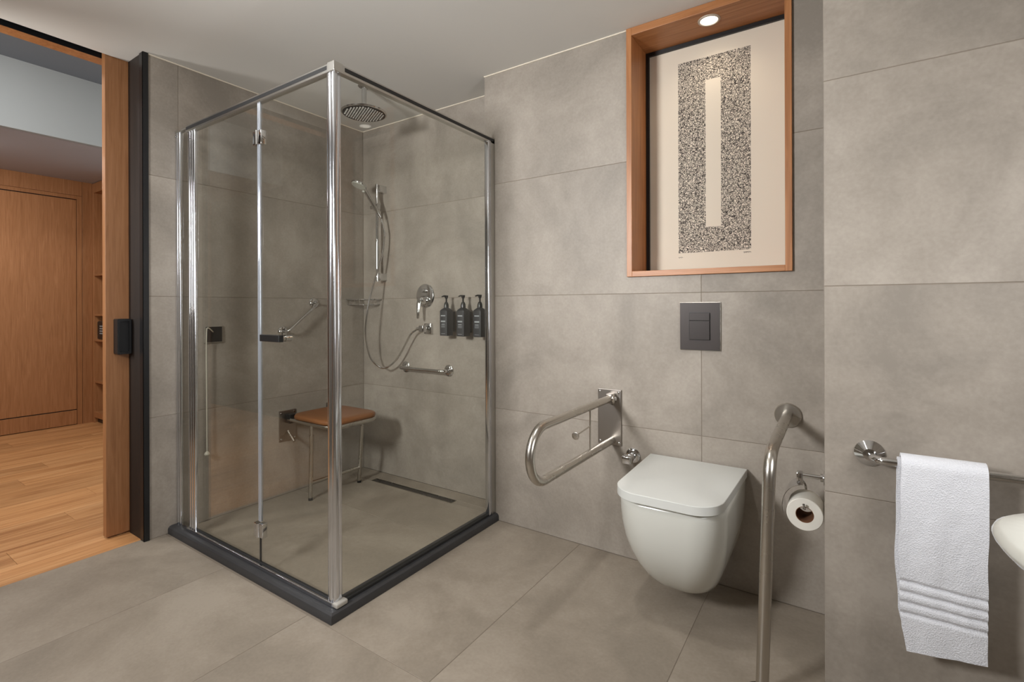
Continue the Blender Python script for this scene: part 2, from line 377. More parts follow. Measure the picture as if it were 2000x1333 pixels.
# walls
def tiled_wall(name, label, core, tiles, to3d):
    w = struct(name, core, 'grout', label, 'wall')
    for t in tiles: obj('tile', poly_plate(t, to3d, TD), 'tile', w)
    return w
core = bmb(XL - 0.12, XL - 0.0014, 1.03, YS + 0.1, 0, ZC)
tiled_wall('wall_left', 'tiled wall beside the wooden sliding door, running into the shower', core,
    [rect(a, b, r0, r1) for r0, r1 in zip(ROWS, ROWS[1:]) for a, b in ((1.032, 1.1656), (1.1656, YS))], ON_X(XL))
core = bmb(XL, XSTEP, YS + 0.0014, YS + 0.12, 0, ZC)
tiled_wall('wall_shower', 'tiled shower wall carrying the mixer and the bottles', core,
    [rect(XL, XSTEP, r0, r1) for r0, r1 in zip(ROWS, ROWS[1:])], ON_Y(YS))
NX0, NX1, NZ0 = -0.785, -0.165, 1.290      # hole for the niche
core = bmesh.new(); Y0, Y1 = YT + 0.0014, YT + 0.30
box(core, XSTEP + 0.0014, NX0, Y0, Y1, 0, ZC); box(core, NX1, XPIL, Y0, Y1, 0, ZC); box(core, NX0, NX1, Y0, Y1, 0, NZ0)
VJ = -0.482
wt = []
for i in (0, 1):
    wt += [rect(XSTEP, VJ, ROWS[i], ROWS[i + 1]), rect(VJ, XPIL, ROWS[i], ROWS[i + 1])]
g = G
wt.append([(XSTEP, 1.199 + g), (VJ - g, 1.199 + g), (VJ - g, NZ0), (NX0, NZ0), (NX0, 1.799 - g), (XSTEP, 1.799 - g)])
wt.append([(VJ + g, 1.199 + g), (XPIL, 1.199 + g), (XPIL, 1.799 - g), (NX1, 1.799 - g), (NX1, NZ0), (VJ + g, NZ0)])
wt.append(rect(XSTEP, NX0, 1.799, ZC, (0, 0, 1, 1))); wt.append(rect(NX1, XPIL, 1.799, ZC, (0, 0, 1, 1)))
wall_back = tiled_wall('wall_back', 'tiled wall behind the toilet with the picture niche', core, wt, ON_Y(YT))
for r0, r1 in zip(ROWS, ROWS[1:]):
    obj('tile', poly_plate(rect(YT + 0.001, YS, r0, r1), ON_XN(XSTEP), TD), 'tile', wall_back)
core = bmb(XPIL + 0.0014, XR + 0.1, YP + 0.0014, YT + 0.30, 0, ZC)
wall_right = tiled_wall('wall_right', 'projecting tiled wall behind the towel rail', core,
    [rect(XPIL, XR, r0, r1) for r0, r1 in zip(ROWS, ROWS[1:])], ON_Y(YP))
for r0, r1 in zip(ROWS, ROWS[1:]):
    obj('tile', poly_plate(rect(YP + 0.001, YT, r0, r1), ON_XN(XPIL), TD), 'tile', wall_right)
struct('wall_basin', bmb(XR, XR + 0.1, YR, YP, 0, ZC), 'tile', 'plain tiled wall carrying the washbasin', 'wall')
struct('wall_rear', bmb(XL - 0.3, XR + 0.1, YR - 0.1, YR, 0, ZC), 'tile', 'plain tiled wall opposite the toilet', 'wall')
struct('wall_doorway', bmb(XL - 0.30, XL, YR, 0.06, 0, ZC), 'tile', 'short tiled wall on the far side of the doorway', 'wall')
# ceiling (with the slot of the sliding door left open beyond its edge)
cb = bmesh.new(); XE = -3.010
box(cb, XE, XSTEP, 1.03, YS + 0.1, ZC, ZC + 0.08); box(cb, XSTEP, XPIL, 1.03, YT + 0.02, ZC, ZC + 0.08)
box(cb, XE, XR + 0.1, YR, 1.03, ZC, ZC + 0.08); box(cb, XPIL, XR + 0.1, 1.03, YP + 0.02, ZC, ZC + 0.08)
ceiling = struct('ceiling', cb, 'plaster', 'flat grey-white plaster bathroom ceiling', 'ceiling')
for p, q in (((XL, 1.03), (XL, YS)), ((XL, YS), (XSTEP, YS)), ((XSTEP, YT), (-0.80, YT)), ((-0.149, YT), (XPIL, YT)), ((XPIL, YP), (XR, YP))):
    if p[0] == q[0]: b = bmb(p[0], p[0] + 0.0045, p[1], q[1], ZC - 0.005, ZC)
    else: b = bmb(p[0], q[0], p[1] - 0.0045, p[1], ZC - 0.005, ZC)
    obj('sealant_bead', b, 'sealant', ceiling)

# ------------------------------------------------------------------ doorway, hall
LX0, LX1 = -3.056, -3.016
slot = bmesh.new()
box(slot, -3.080, XE, YR, 2.3, ZC + 0.075, ZC + 0.10); box(slot, -3.080, -3.077, YR, 2.3, ZC, ZC + 0.075); box(slot, XE, XE + 0.02, YR, 2.3, ZC + 0.001, ZC + 0.10)
struct('trim_1', slot, 'black_metal', 'black slot of the sliding door above the doorway', 'trim')
jb = bmb(-3.012, -2.862, 1.012, 1.030, 0, ZC)
jamb = struct('trim_2', jb, 'dark_veneer', 'dark stained reveal of the sliding door doorway', 'trim')
jf = bmesh.new(); box(jf, -2.866, -2.824, 1.0075, 1.012, 0, ZC); box(jf, XL, XL + 0.0075, 1.0075, 1.031, 0, ZC); box(jf, -2.866, XL, 1.012, 1.031, 0, ZC)
obj('edge_profile', jf, 'black_metal', jamb)
leaf = struct('door_1', bmb(LX0, LX1, 0.917, 1.97, 0.008, 2.425, 0.0015), 'oak', 'oak veneered sliding door half inside its wall pocket', 'door')
h = bmesh.new(); outer = rrect(0.978, 1.0, 0.029, 0.088, 0.006); inner = rrect(0.978, 1.0, 0.020, 0.076, 0.004)
P3 = lambda pts, x: [Vector((x, a, b)) for a, b in pts]
loft(h, [P3(outer, LX1), P3(outer, LX1 + 0.048), P3(outer, LX1 + 0.050), P3(inner, LX1 + 0.050), P3(inner, LX1 + 0.038)])
obj('pull_handle', h, 'black_metal', leaf, True)
gd = bmb(-3.045, -3.027, 0.965, 0.990, 0.0, 0.009, 0.002); obj('floor_guide', gd, 'chrome', leaf)
struct('trim_3', bmb(-3.163, -3.080, YR, 2.2, 2.393, 2.90), 'oak_frame', 'oak header board above the doorway on the hall side', 'trim')
struct('wall_pocket', bmb(-3.17, -3.075, 1.012, 2.2, 0, 2.36), 'hall_paint', 'hall side of the sliding door pocket', 'wall')
hf = bmb(-6.6, -2.867, -2.6, 2.3, -0.12, -0.0015)
hall_floor = struct('floor_hall', hf, simple('plank_joint', srgb(86, 52, 28), 0.8), 'oak plank floor of the entrance hall', 'floor')
pw = 0.1878; x = -2.8675; row = 0
while x > -6.25:
    x0 = max(x - pw, -6.25); y = -1.35 + (0.0, 0.72, 0.31, 1.02, 0.5)[row % 5] - 1.2
    while y < 2.2:
        a, b = max(y, -1.3), min(y + 1.22, 2.2)
        if b - a > 0.05:
            obj('plank', poly_plate([(x0 + 0.0005, a + 0.0006), (x - 0.0005, a + 0.0006), (x - 0.0005, b - 0.0006), (x0 + 0.0005, b - 0.0006)], ON_Z(0), 0.008, 0.0006), 'plank', hall_floor)
        y += 1.22
    x -= pw; row += 1
XW, YC = -6.235, 1.79
wf = struct('wall_far', bmb(XW - 0.15, XW - 0.020, -1.35, YC + 0.5, 0, 2.9), 'oak', 'oak panelled end wall of the entrance hall', 'wall')
obj('panel', bmb(XW - 0.022, XW, 1.7135, YC, 0.0, 2.39, 0.0012), 'oak', wf)
obj('panel', bmb(XW - 0.022, XW, -1.35, 1.7115, 2.247, 2.39, 0.0012), 'oak', wf)
ed = struct('door_2', bmb(XW - 0.024, XW - 0.006, -0.2, 1.668, 0.152, 2.204, 0.001), 'oak', 'flush oak entrance door at the end of the hall', 'door')
obj('kick_board', bmb(XW - 0.024, XW - 0.004, -0.2, 1.668, 0.006, 0.143, 0.001), 'oak', ed)
obj('shadow_gap', bmb(XW - 0.026, XW - 0.016, -0.2, 1.672, 0.0, 2.212), 'black_metal', ed)
obj('door_frame', bmb(XW - 0.022, XW - 0.001, 1.672, 1.7105, 0.0, 2.245, 0.001), 'oak', ed)
obj('door_frame', bmb(XW - 0.022, XW - 0.001, -0.2, 1.671, 2.212, 2.245, 0.001), 'oak', ed)
hc = bmesh.new(); box(hc, XW - 0.15, -4.795, -2.6, 2.3, 2.39, 2.46)
struct('ceiling_soffit', hc, 'soffit_paint', 'lowered ceiling strip above the entrance door', 'ceiling')
struct('wall_bulkhead', bmb(-4.80, -4.757, -2.6, 2.3, 2.39, 2.90), 'hall_paint', 'upright face of the lowered hall ceiling', 'wall')
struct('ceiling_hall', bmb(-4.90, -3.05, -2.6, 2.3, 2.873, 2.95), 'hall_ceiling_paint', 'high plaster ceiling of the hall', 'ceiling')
struct('wall_hall', bmb(-5.62, -3.17, YC, YC + 0.1, 0, 2.9), 'hall_paint', 'painted hall wall beside the open shelves', 'wall')
struct('wall_hall_unseen', bmb(-6.4, XL - 0.30, -0.70, -0.60, 0, 2.95), 'dark_veneer', 'unseen hall wall, made dark to dim the glass reflections', 'wall')  # unseen; put this close and dark to weaken reflections in the glass door

# open shelf cabinet with a safe
cab = thing('shelf_cabinet', 'open oak shelf cabinet built into the hall corner', 'cabinet', (-5.93, YC + 0.2, 0))
cx0, cx1, cy1 = XW + 0.001, -5.622, YC + 0.40
obj('side_panel', bmb(cx0, cx0 + 0.040, YC, cy1, 0, 2.385, 0.001), 'oak', cab)
obj('side_panel', bmb(cx1 - 0.040, cx1, YC, cy1, 0, 2.385, 0.001), 'oak', cab)
obj('back_panel', bmb(cx0, cx1, cy1, cy1 + 0.015, 0, 2.385), 'oak', cab)
obj('top_rail', bmb(cx0 + 0.04, cx1 - 0.04, YC, cy1, 2.29, 2.385, 0.001), 'oak', cab)
for z in (1.462, 1.064, 0.812, 0.399): obj('shelf', bmb(cx0 + 0.04, cx1 - 0.04, YC + 0.004, cy1, z, z + 0.018, 0.001), 'oak', cab)
obj('base_shelf', bmb(cx0 + 0.04, cx1 - 0.04, YC, cy1, 0.055, 0.11, 0.001), 'oak', cab)
obj('plinth', bmb(cx0 + 0.04, cx1 - 0.04, YC + 0.03, cy1, 0.0, 0.055), 'black_metal', cab)
sf = thing('safe', 'small black keypad safe on the open hall shelf', 'safe', (-5.98, YC + 0.2, 0.831))
obj('body', bmb(-6.183, -5.78, YC + 0.03, YC + 0.36, 0.831, 1.012, 0.004), 'black_plastic', sf)
sd = obj('door', bmb(-6.176, -5.787, YC + 0.022, YC + 0.03, 0.838, 1.005, 0.003), 'black_metal', sf)
kp = bmesh.new()
for i in range(3):
    for j in range(4): box(kp, -6.10 + i * 0.028, -6.10 + i * 0.028 + 0.015, YC + 0.017, YC + 0.022, 0.885 + j * 0.024, 0.885 + j * 0.024 + 0.012)
obj('keypad', kp, 'print', sd)

# ================================================================== SHOWER ENCLOSURE
GX, GY, GZ = -1.553, 1.158, 2.045
cu = bmesh.new()
def curb_profile(w):   # across (0..w), height
    return [(0, 0), (0, 0.022), (0.003, 0.030), (0.010, 0.036), (0.020, 0.038), (w - 0.012, 0.038), (w - 0.004, 0.034), (w, 0.026), (w, 0)]
CX, CY = -1.520, 1.112; WX, WY = 0.084, 0.058
PX, PY = curb_profile(WX), curb_profile(WY)
secs = [[Vector((XL, CY + a, b)) for a, b in PY], [Vector((CX - ax_, CY + ay_, b)) for (ax_, b), (ay_, _) in zip(PX, PY)], [Vector((CX - a, YT, b)) for a, b in PX]]
loft(cu, secs)
tag(obj('shower_curb', cu, 'stone', None, True, 0.5), 'low dark grey stone curb under the shower glass', 'curb')
en = thing('shower_enclosure', 'corner shower enclosure of clear glass with folding door and aluminium profiles', 'shower enclosure', (GX, GY, 0.038))
ZB = 0.038
def profile_bar(name, x0, x1, y0, y1, z0, z1, mat='alu', bev=0.004): return obj(name, bmb(x0, x1, y0, y1, z0, z1, bev, 3), mat, en, True)
# wall side: wall profile, narrow filler, hinge profile with grooves
def ribbed(x0, x1, ribs, z0, z1, yc=GY, th=0.011):
    """fluted upright seen from the front: a row of half rounds between x0 and x1"""
    bm = bmesh.new(); sec = []
    n = 8
    w = (x1 - x0) / ribs
    front = []
    for i in range(ribs):
        for k in range(n + (1 if i == ribs - 1 else 0)):
            t = PI * k / n
            front.append((x0 + w * i + w / 2 - w / 2 * math.cos(t), yc - th * 0.45 - th * 0.55 * math.sin(t) ** 0.8))
    ring = front + [(a, 2 * yc - b) for a, b in reversed(front)]
    loft(bm, [[Vector((a, b, z0)) for a, b in ring], [Vector((a, b, z1)) for a, b in ring]])
    return bm
wp = obj('wall_profile', ribbed(XL, XL + 0.046, 2, ZB, GZ - 0.008, GY, 0.008), 'alu', en, True, 0.9)
obj('screw', bml((XL + 0.012, GY - 0.009, GZ - 0.03), (0, -1, 0), [(0, 0.005), (0.003, 0.005), (0.004, 0)], 12), 'chrome', wp, True)
obj('filler_strip', bmb(XL + 0.046, -2.694, GY - 0.003, GY + 0.003, ZB + 0.01, GZ - 0.01), 'glass', en)
obj('hinge_profile', ribbed(-2.694, -2.628, 3, ZB + 0.006, GZ - 0.012, GY, 0.009), 'alu', en, True, 0.9)
# door panes, fixed pane
DZ0, DZ1 = ZB + 0.020, GZ - 0.028
MX = -2.060
p1 = obj('door_pane', bmb(-2.63, MX - 0.002, GY - 0.003, GY + 0.003, DZ0, DZ1), 'glass', en)
p2 = obj('door_pane', bmb(MX + 0.002, GX - 0.03, GY - 0.003, GY + 0.003, DZ0, DZ1), 'glass', en)
p3 = obj('fixed_pane', bmb(GX - 0.003, GX + 0.003, GY + 0.025, YT - 0.02, ZB + 0.012, DZ1 + 0.006), 'glass', en)
obj('seal_strip', ribbed(MX - 0.010, MX + 0.010, 2, 0.232, DZ1, GY, 0.006), 'seal_clear', en, True, 0.9)
obj('seal_strip', bmb(MX - 0.0022, MX + 0.0022, GY - 0.0035, GY + 0.0035, DZ0, 0.16), 'gasket', en)
# rails
tr = obj('top_rail', bmb(-2.705, GX - 0.02, GY - 0.013, GY + 0.013, GZ - 0.032, GZ, 0.002), 'alu_dull', en)
obj('rail_dark_strip', bmb(-2.70, GX - 0.03, GY - 0.0138, GY - 0.012, GZ - 0.022, GZ - 0.007), 'gasket', tr)  # black strip paints the dark reflection along the rail
obj('rail_cap', bmb(XL, -2.705, GY - 0.010, GY + 0.010, GZ - 0.012, GZ - 0.004, 0.001), 'alu_dull', en)
tr2 = obj('top_rail', bmb(GX - 0.013, GX + 0.013, GY + 0.02, YT, GZ - 0.032, GZ, 0.002), 'alu_dull', en)
obj('rail_dark_strip', bmb(GX + 0.012, GX + 0.0138, GY + 0.035, YT - 0.012, GZ - 0.022, GZ - 0.007), 'gasket', tr2)
obj('corner_cap', bmb(GX - 0.024, GX + 0.016, GY - 0.016, GY + 0.024, GZ - 0.034, GZ + 0.002, 0.002), 'alu_dull', en)
br = obj('bottom_rail', bmb(-2.70, GX, GY - 0.018, GY + 0.008, ZB, ZB + 0.016, 0.003), 'alu', en)
obj('bottom_seal', bmb(-2.628, GX - 0.03, GY - 0.004, GY + 0.004, ZB + 0.016, DZ0 + 0.001), 'gasket', en)
obj('bottom_rail', bmb(GX - 0.010, GX + 0.010, GY + 0.03, YT - 0.02, ZB, ZB + 0.012, 0.002), 'gasket', en)
# corner post: two fluted uprights and a wedge foot
cp = bmesh.new(); merge(cp, ribbed(GX - 0.038, GX - 0.011, 1, ZB + 0.016, GZ - 0.034, GY, 0.011)); merge(cp, ribbed(GX - 0.011, GX + 0.007, 1, ZB + 0.010, GZ - 0.034, GY, 0.011))
post = obj('corner_post', cp, 'alu', en, True, 0.9)
obj('corner_profile', bmb(GX - 0.008, GX + 0.004, GY + 0.010, GY + 0.024, ZB + 0.004, GZ - 0.034, 0.003, 3), 'alu', en, True)
obj('post_foot', bmb(GX - 0.004, GX + 0.024, GY - 0.016, GY + 0.034, ZB, ZB + 0.018, 0.005, 3), 'nozzle', en, True)
obj('wall_profile', bmb(GX - 0.014, GX + 0.014, YT - 0.058, YT - 0.034, ZB, GZ - 0.020, 0.005, 3), 'alu', en, True)
obj('wall_profile', bmb(GX - 0.013, GX + 0.013, YT - 0.034, YT, ZB, GZ - 0.004, 0.002, 2), 'alu_dull', en, True)
# hinges of the folding door
for z in (1.864, 0.196):
    hb = bmesh.new(); box(hb, MX - 0.030, MX - 0.002, GY - 0.014, GY + 0.012, z - 0.030, z + 0.030, 0.004, 3)
    hg = obj('hinge', hb, 'chrome', en, True)
    obj('hinge_plate', bmb(MX + 0.002, MX + 0.032, GY - 0.012, GY + 0.012, z - 0.030, z + 0.030, 0.003, 3), 'chrome', hg, True)
    obj('hinge_knuckle', bmt([(MX, GY - 0.012, z - 0.030), (MX, GY - 0.012, z + 0.030)], 0.008, 16), 'chrome', hg, True)
dh = obj('door_handle', bmb(-2.004, -1.866, GY - 0.034, GY - 0.012, 1.002, 1.030, 0.002), 'black_plastic', en)  # dark reflection on the shiny bar put into its colour as plain black
obj('handle_stem', bmt([(-1.884, GY - 0.013, 1.016), (-1.884, GY + 0.02, 1.016)], 0.010, 16), 'chrome', dh, True)
obj('handle_stem', bmt([(-1.985, GY - 0.013, 1.016), (-1.985, GY + 0.02, 1.016)], 0.010, 16), 'chrome', dh, True)
obj('inner_knob', bml((-1.884, GY + 0.004, 1.016), (0, 1, 0), [(0, 0.013), (0.025, 0.014), (0.028, 0.012), (0.028, 0)], 20), 'chrome', dh, True)

# linear drain
dr = thing('linear_drain', 'narrow brushed steel linear drain set in the shower floor', 'drain', ((DX0 + DX1) / 2, (DY0 + DY1) / 2, -0.03))
ch = bmesh.new(); box(ch, DX0 + G, DX1 - G, DY0 + G, DY1 - G, -0.030, -0.012)
obj('channel', ch, 'black_metal', dr)
obj('cover_plate', bmb(DX0 + 0.004, DX1 - 0.004, DY0 + 0.005, DY1 - 0.005, -0.012, -0.005, 0.001), 'drain_plate', dr)
fr = bmesh.new()
box(fr, DX0 + G, DX1 - G, DY0 + G, DY0 + 0.004, -0.012, 0.0002); box(fr, DX0 + G, DX1 - G, DY1 - 0.004, DY1 - G, -0.012, 0.0002)
box(fr, DX0 + G, DX0 + 0.003, DY0 + 0.004, DY1 - 0.004, -0.012, 0.0002); box(fr, DX1 - 0.003, DX1 - G, DY0 + 0.004, DY1 - 0.004, -0.012, 0.0002)
obj('frame', fr, 'steel', dr)

# rain shower
RX, RY, RZ = -2.2315, 1.8578, 2.232
rs = thing('rain_shower', 'round chrome rain shower head hanging from the ceiling', 'shower head', (RX, RY, RZ))
obj('ceiling_flange', bml((RX, RY, ZC), (0, 0, -1), [(0, 0.034), (0.006, 0.034), (0.010, 0.030), (0.010, 0.012)], 32), 'chrome', rs, True)
obj('arm', bmt([(RX, RY, ZC - 0.005), (RX, RY, RZ + 0.012)], 0.0135, 20), 'chrome', rs, True)
obj('joint', bml((RX, RY, RZ + 0.010), (0, 0, 1), [(0, 0.016), (0.018, 0.016), (0.024, 0.012), (0.030, 0.0118)], 24), 'chrome', rs, True)
rh = obj('head', bml((RX, RY, RZ), (0, 0, 1), [(0.0, 0.117), (0.003, 0.124), (0.008, 0.125), (0.013, 0.118), (0.015, 0.02), (0.015, 0)], 64), 'chrome', rs, True)
obj('spray_face', bml((RX, RY, RZ - 0.0005), (0, 0, -1), [(0, 0.117), (0.001, 0.115), (0.001, 0)], 64), 'head_face', rh, True)
nz = bmesh.new()
for i in range(-7, 8):
    for j in range(-7, 8):
        a, b = i * 0.0155, j * 0.0155 + (0.00775 if i % 2 else 0)
        if math.hypot(a, b) < 0.108: lathe(nz, (RX + a, RY + b, RZ - 0.001), (0, 0, -1), [(0, 0.0052), (0.004, 0.0042), (0.004, 0)], 8)
no = obj('nozzles', nz, 'nozzle', rh); no['kind'] = 'stuff'

# rail with slider, hand shower and hose
SX, SY = -2.618, 2.288
rl = thing('shower_rail', 'chrome slide rail on the shower wall with square end brackets', 'shower rail', (SX, YS, 1.31))
obj('rail', bmt([(SX, SY, 1.318), (SX, SY, 1.978)], 0.0105, 20), 'chrome', rl, True)
for z in (1.945, 1.346):
    obj('bracket', bmb(SX - 0.012, SX + 0.030, SY - 0.004, YS, z - 0.022, z + 0.026, 0.003), 'chrome', rl, True)
sl = obj('slider', bmb(SX - 0.016, SX + 0.016, SY - 0.022, SY + 0.016, 1.806, 1.846, 0.005, 3), 'chrome', rl, True)
obj('slider_knob', bmt([(SX - 0.016, SY, 1.826), (SX - 0.058, SY, 1.826)], 0.013, 20), 'chrome', sl, True)
obj('holder', bmt([(SX + 0.006, SY - 0.015, 1.83), (SX + 0.030, SY - 0.045, 1.800)], 0.015, 20), 'chrome', sl, True)
hs = thing('hand_shower', 'chrome hand shower in the rail holder with its looping metal hose', 'hand shower', (SX, SY - 0.05, 0.73))
A = Vector((SX + 0.055, SY - 0.020, 1.745)); B = Vector((SX + 0.010, SY - 0.115, 1.918))
obj('handle', bmt([A, A.lerp(B, 0.3), A.lerp(B, 0.7), B], [0.0105, 0.0125, 0.0125, 0.013], 20), 'chrome', hs, True)
hd = Vector((-0.10, -0.34, -0.93)).normalized(); HC = B + Vector((-0.012, -0.035, 0.028))
he = obj('head', bml(HC, hd, [(-0.026, 0), (-0.025, 0.018), (-0.016, 0.038), (-0.004, 0.052), (0.004, 0.053), (0.008, 0.051), (0.008, 0)], 40), 'chrome', hs, True)
obj('spray_face', bml(HC + hd * 0.008, hd, [(0, 0.047), (0.003, 0.046), (0.003, 0)], 40), 'spray_white', he, True)
obj('spray_button', bml(B + Vector((0.006, -0.012, -0.012)), hd, [(0, 0.009), (0.008, 0.009), (0.011, 0.006), (0.011, 0)], 16), 'spray_white', he, True)
OX, OZ = -2.215, 1.0036
HP = [A + Vector((0.004, 0.004, -0.012)), (-2.549, 2.283, 1.67), (-2.543, 2.285, 1.61), (-2.553, 2.275, 1.50), (-2.570, 2.245, 1.383), (-2.583, 2.205, 1.24), (-2.594, 2.185, 1.13), (-2.612, 2.180, 0.985),
      (-2.612, 2.195, 0.885), (-2.600, 2.215, 0.80), (-2.560, 2.24, 0.752), (-2.515, 2.255, 0.738), (-2.450, 2.27, 0.772), (-2.390, 2.28, 0.84), (-2.340, 2.285, 0.915), (-2.300, 2.285, 0.968), (-2.262, 2.287, 0.992), (-2.236, 2.289, OZ)]
obj('hose', bmt(spline(HP, 7), 0.0065, 10), 'chrome', hs, True)
wo = thing('hose_outlet', 'square chrome hose outlet below the shower mixer', 'hose outlet', (OX + 0.02, YS, OZ))
obj('wall_plate', bmb(OX - 0.012, OX + 0.050, YS - 0.018, YS, OZ - 0.034, OZ + 0.034, 0.003), 'chrome', wo, True)
obj('elbow', bmb(OX - 0.012, OX + 0.030, YS - 0.068, YS - 0.018, OZ - 0.020, OZ + 0.022, 0.004), 'chrome', wo, True)
obj('hose_nut', bmt([(OX - 0.012, YS - 0.056, OZ), (OX - 0.034, YS - 0.057, OZ)], 0.011, 14), 'chrome', wo, True)
# mixer
MXX, MZ = -2.228, 1.215
mi = thing('shower_mixer', 'round chrome shower mixer with a lever pointing down', 'mixer tap', (MXX, YS, MZ - 0.075))
obj('escutcheon', bml((MXX, YS, MZ), (0, -1, 0), [(0, 0.076), (0.004, 0.077), (0.010, 0.073), (0.012, 0.06), (0.012, 0)], 48), 'chrome', mi, True)
obj('diverter', bml((MXX, YS - 0.010, MZ + 0.032), (0, -1, 0), [(0, 0.014), (0.020, 0.013), (0.024, 0.010), (0.024, 0)], 24), 'chrome', mi, True)
obj('cartridge', bml((MXX, YS - 0.010, MZ - 0.030), (0, -1, 0), [(0, 0.030), (0.028, 0.028), (0.040, 0.024), (0.046, 0.016), (0.046, 0)], 32), 'chrome', mi, True)
lv = bmesh.new()
sec = []
for z, y, w, t in ((MZ - 0.020, YS - 0.054, 0.020, 0.010), (MZ - 0.05, YS - 0.064, 0.017, 0.008), (MZ - 0.10, YS - 0.070, 0.012, 0.006), (MZ - 0.140, YS - 0.072, 0.010, 0.005), (MZ - 0.146, YS - 0.072, 0.006, 0.003)):
    sec.append([Vector((MXX + w * math.cos(k * PI / 8), y + t * math.sin(k * PI / 8), z)) for k in range(16)])
loft(lv, sec); obj('lever', lv, 'chrome', mi, True)
# pump bottles
def bottle(cx, label):
    yb = YS - 0.068; z0 = 0.968; hw, hd_ = 0.0285, 0.030
    t = thing('pump_bottle', label, 'bottle', (cx, yb, z0), 'black pump bottles on the shower wall')
    bm = bmesh.new()
    S = lambda hx, hy, r, z: [Vector((a, b, z)) for a, b in rrect(cx, yb, hx, hy, r, 4)]
    loft(bm, [S(hw - 0.002, hd_ - 0.002, 0.004, z0), S(hw, hd_, 0.005, z0 + 0.002), S(hw, hd_, 0.005, z0 + 0.150), S(hw - 0.004, hd_ - 0.004, 0.008, z0 + 0.158), S(0.016, 0.016, 0.0155, z0 + 0.168), S(0.0135, 0.0135, 0.0132, z0 + 0.170)])
    obj('body', bm, 'bottle', t, True, 0.5)
    obj('collar', bml((cx, yb, z0 + 0.170), (0, 0, 1), [(0, 0.0155), (0.018, 0.0145), (0.030, 0.011), (0.034, 0.0065), (0.034, 0)], 24), 'black_plastic', t, True)
    pm = bmesh.new(); lathe(pm, (cx, yb, z0 + 0.200), (0, 0, 1), [(0, 0.005), (0.022, 0.005), (0.030, 0.010), (0.042, 0.012), (0.044, 0.010), (0.044, 0)], 20)
    a = Vector((cx, yb, z0 + 0.239)); d = Vector((-0.20, -0.98, 0)).normalized()
    tube(pm, [a, a + d * 0.020 + Vector((0, 0, 0.001)), a + d * 0.034 - Vector((0, 0, 0.003))], [0.0065, 0.005, 0.0035], 10)
    obj('pump', pm, 'black_plastic', t, True)
    for zz, ww, hh in ((0.118, 0.017, 0.007), (0.083, 0.017, 0.009), (0.068, 0.013, 0.004), (0.050, 0.015, 0.014), (0.012, 0.015, 0.002)):
        obj('print_line', bmb(cx - ww, cx + ww, yb - hd_ - 0.0004, yb - hd_, z0 + zz, z0 + zz + hh), 'print' if hh != 0.014 else 'bottle_small', t)
    obj('wall_bracket', bmb(cx - 0.012, cx + 0.012, yb + hd_, YS, z0 + 0.02, z0 + 0.145, 0.002), 'black_plastic', t)
M['bottle_small'] = simple('bottle_small_print', srgb(92, 94, 96), 0.6)
bottle(-1.993, 'black pump bottle on the shower wall next to the round mixer')
bottle(-1.862, 'black pump bottle standing between two others on the shower wall')
bottle(-1.737, 'black pump bottle on the shower wall next to the fixed glass pane')
# grab bars in the shower
def flange(bm, p, n, r=0.036): return lathe(bm, p, n, [(0, r), (0.006, r), (0.010, r * 0.86), (0.012, r * 0.5), (0.012, 0.0)], 36)
gb = thing('shower_grab_bar', 'short chrome grab bar fixed level on the shower wall', 'grab bar', (-2.21, YS, 0.70))
zb = 0.745; xa, xb = -2.405, -2.030
for xx in (xa, xb): obj('flange', flange(bmesh.new(), (xx, YS, zb), (0, -1, 0)), 'chrome', gb, True)
obj('bar', bmt(rounded([(xa, YS - 0.005, zb), (xa, YS - 0.062, zb), (xb, YS - 0.062, zb), (xb, YS - 0.005, zb)], 0.035), 0.0115, 18), 'chrome', gb, True)
g2 = thing('slanted_grab_bar', 'slanting chrome grab bar on the wall above the folding shower seat', 'grab bar', (XL, 1.84, 0.95))
qa, qb = Vector((XL, 1.944, 1.171)), Vector((XL, 1.732, 0.995)); off = Vector((0.058, 0, 0))
for q in (qa, qb): obj('flange', flange(bmesh.new(), q, (1, 0, 0), 0.032), 'chrome', g2, True)
obj('bar', bmt(rounded([qa + off * 0.1, qa + off, qb + off, qb + off * 0.1], 0.03), 0.0085, 16), 'chrome', g2, True)
# corner soap basket
bk = thing('soap_basket', 'chrome wire soap basket in the shower corner', 'soap basket', (XL + 0.08, YS - 0.07, 1.158))
def quarter(r, z):
    c = Vector((XL + 0.006, YS - 0.006, z)); e = 0.185
    return [c + Vector((r * e, 0, 0)), c] + [c + Vector((0, -r * 0.145, 0))] + [c + Vector((e * r * math.sin(t), -0.145 * r * math.cos(t), 0)) for t in [PI / 2 * k / 8 for k in range(1, 8)]]
for nm, r, z, w in (('top_rim', 1.0, 1.196, 0.0045), ('bottom_rim', 0.92, 1.160, 0.003)):
    obj(nm, bmt(quarter(r, z), w, 8, True, True), 'chrome', bk, True)
T, Bq = quarter(1.0, 1.196), quarter(0.92, 1.160)
for i in range(2, len(T)): obj('upright_wire', bmt([T[i], Bq[i]], 0.0018, 6), 'chrome', bk, True)
for k in range(1, 7):
    xk = XL + 0.006 + 0.17 * k / 7.0; yk = YS - 0.006 - 0.133 * math.sqrt(max(0, 1 - (k / 7.0) ** 2))
    obj('floor_wire', bmt([(xk, YS - 0.006, 1.160), (xk, yk, 1.160)], 0.0018, 6), 'chrome', bk, True)
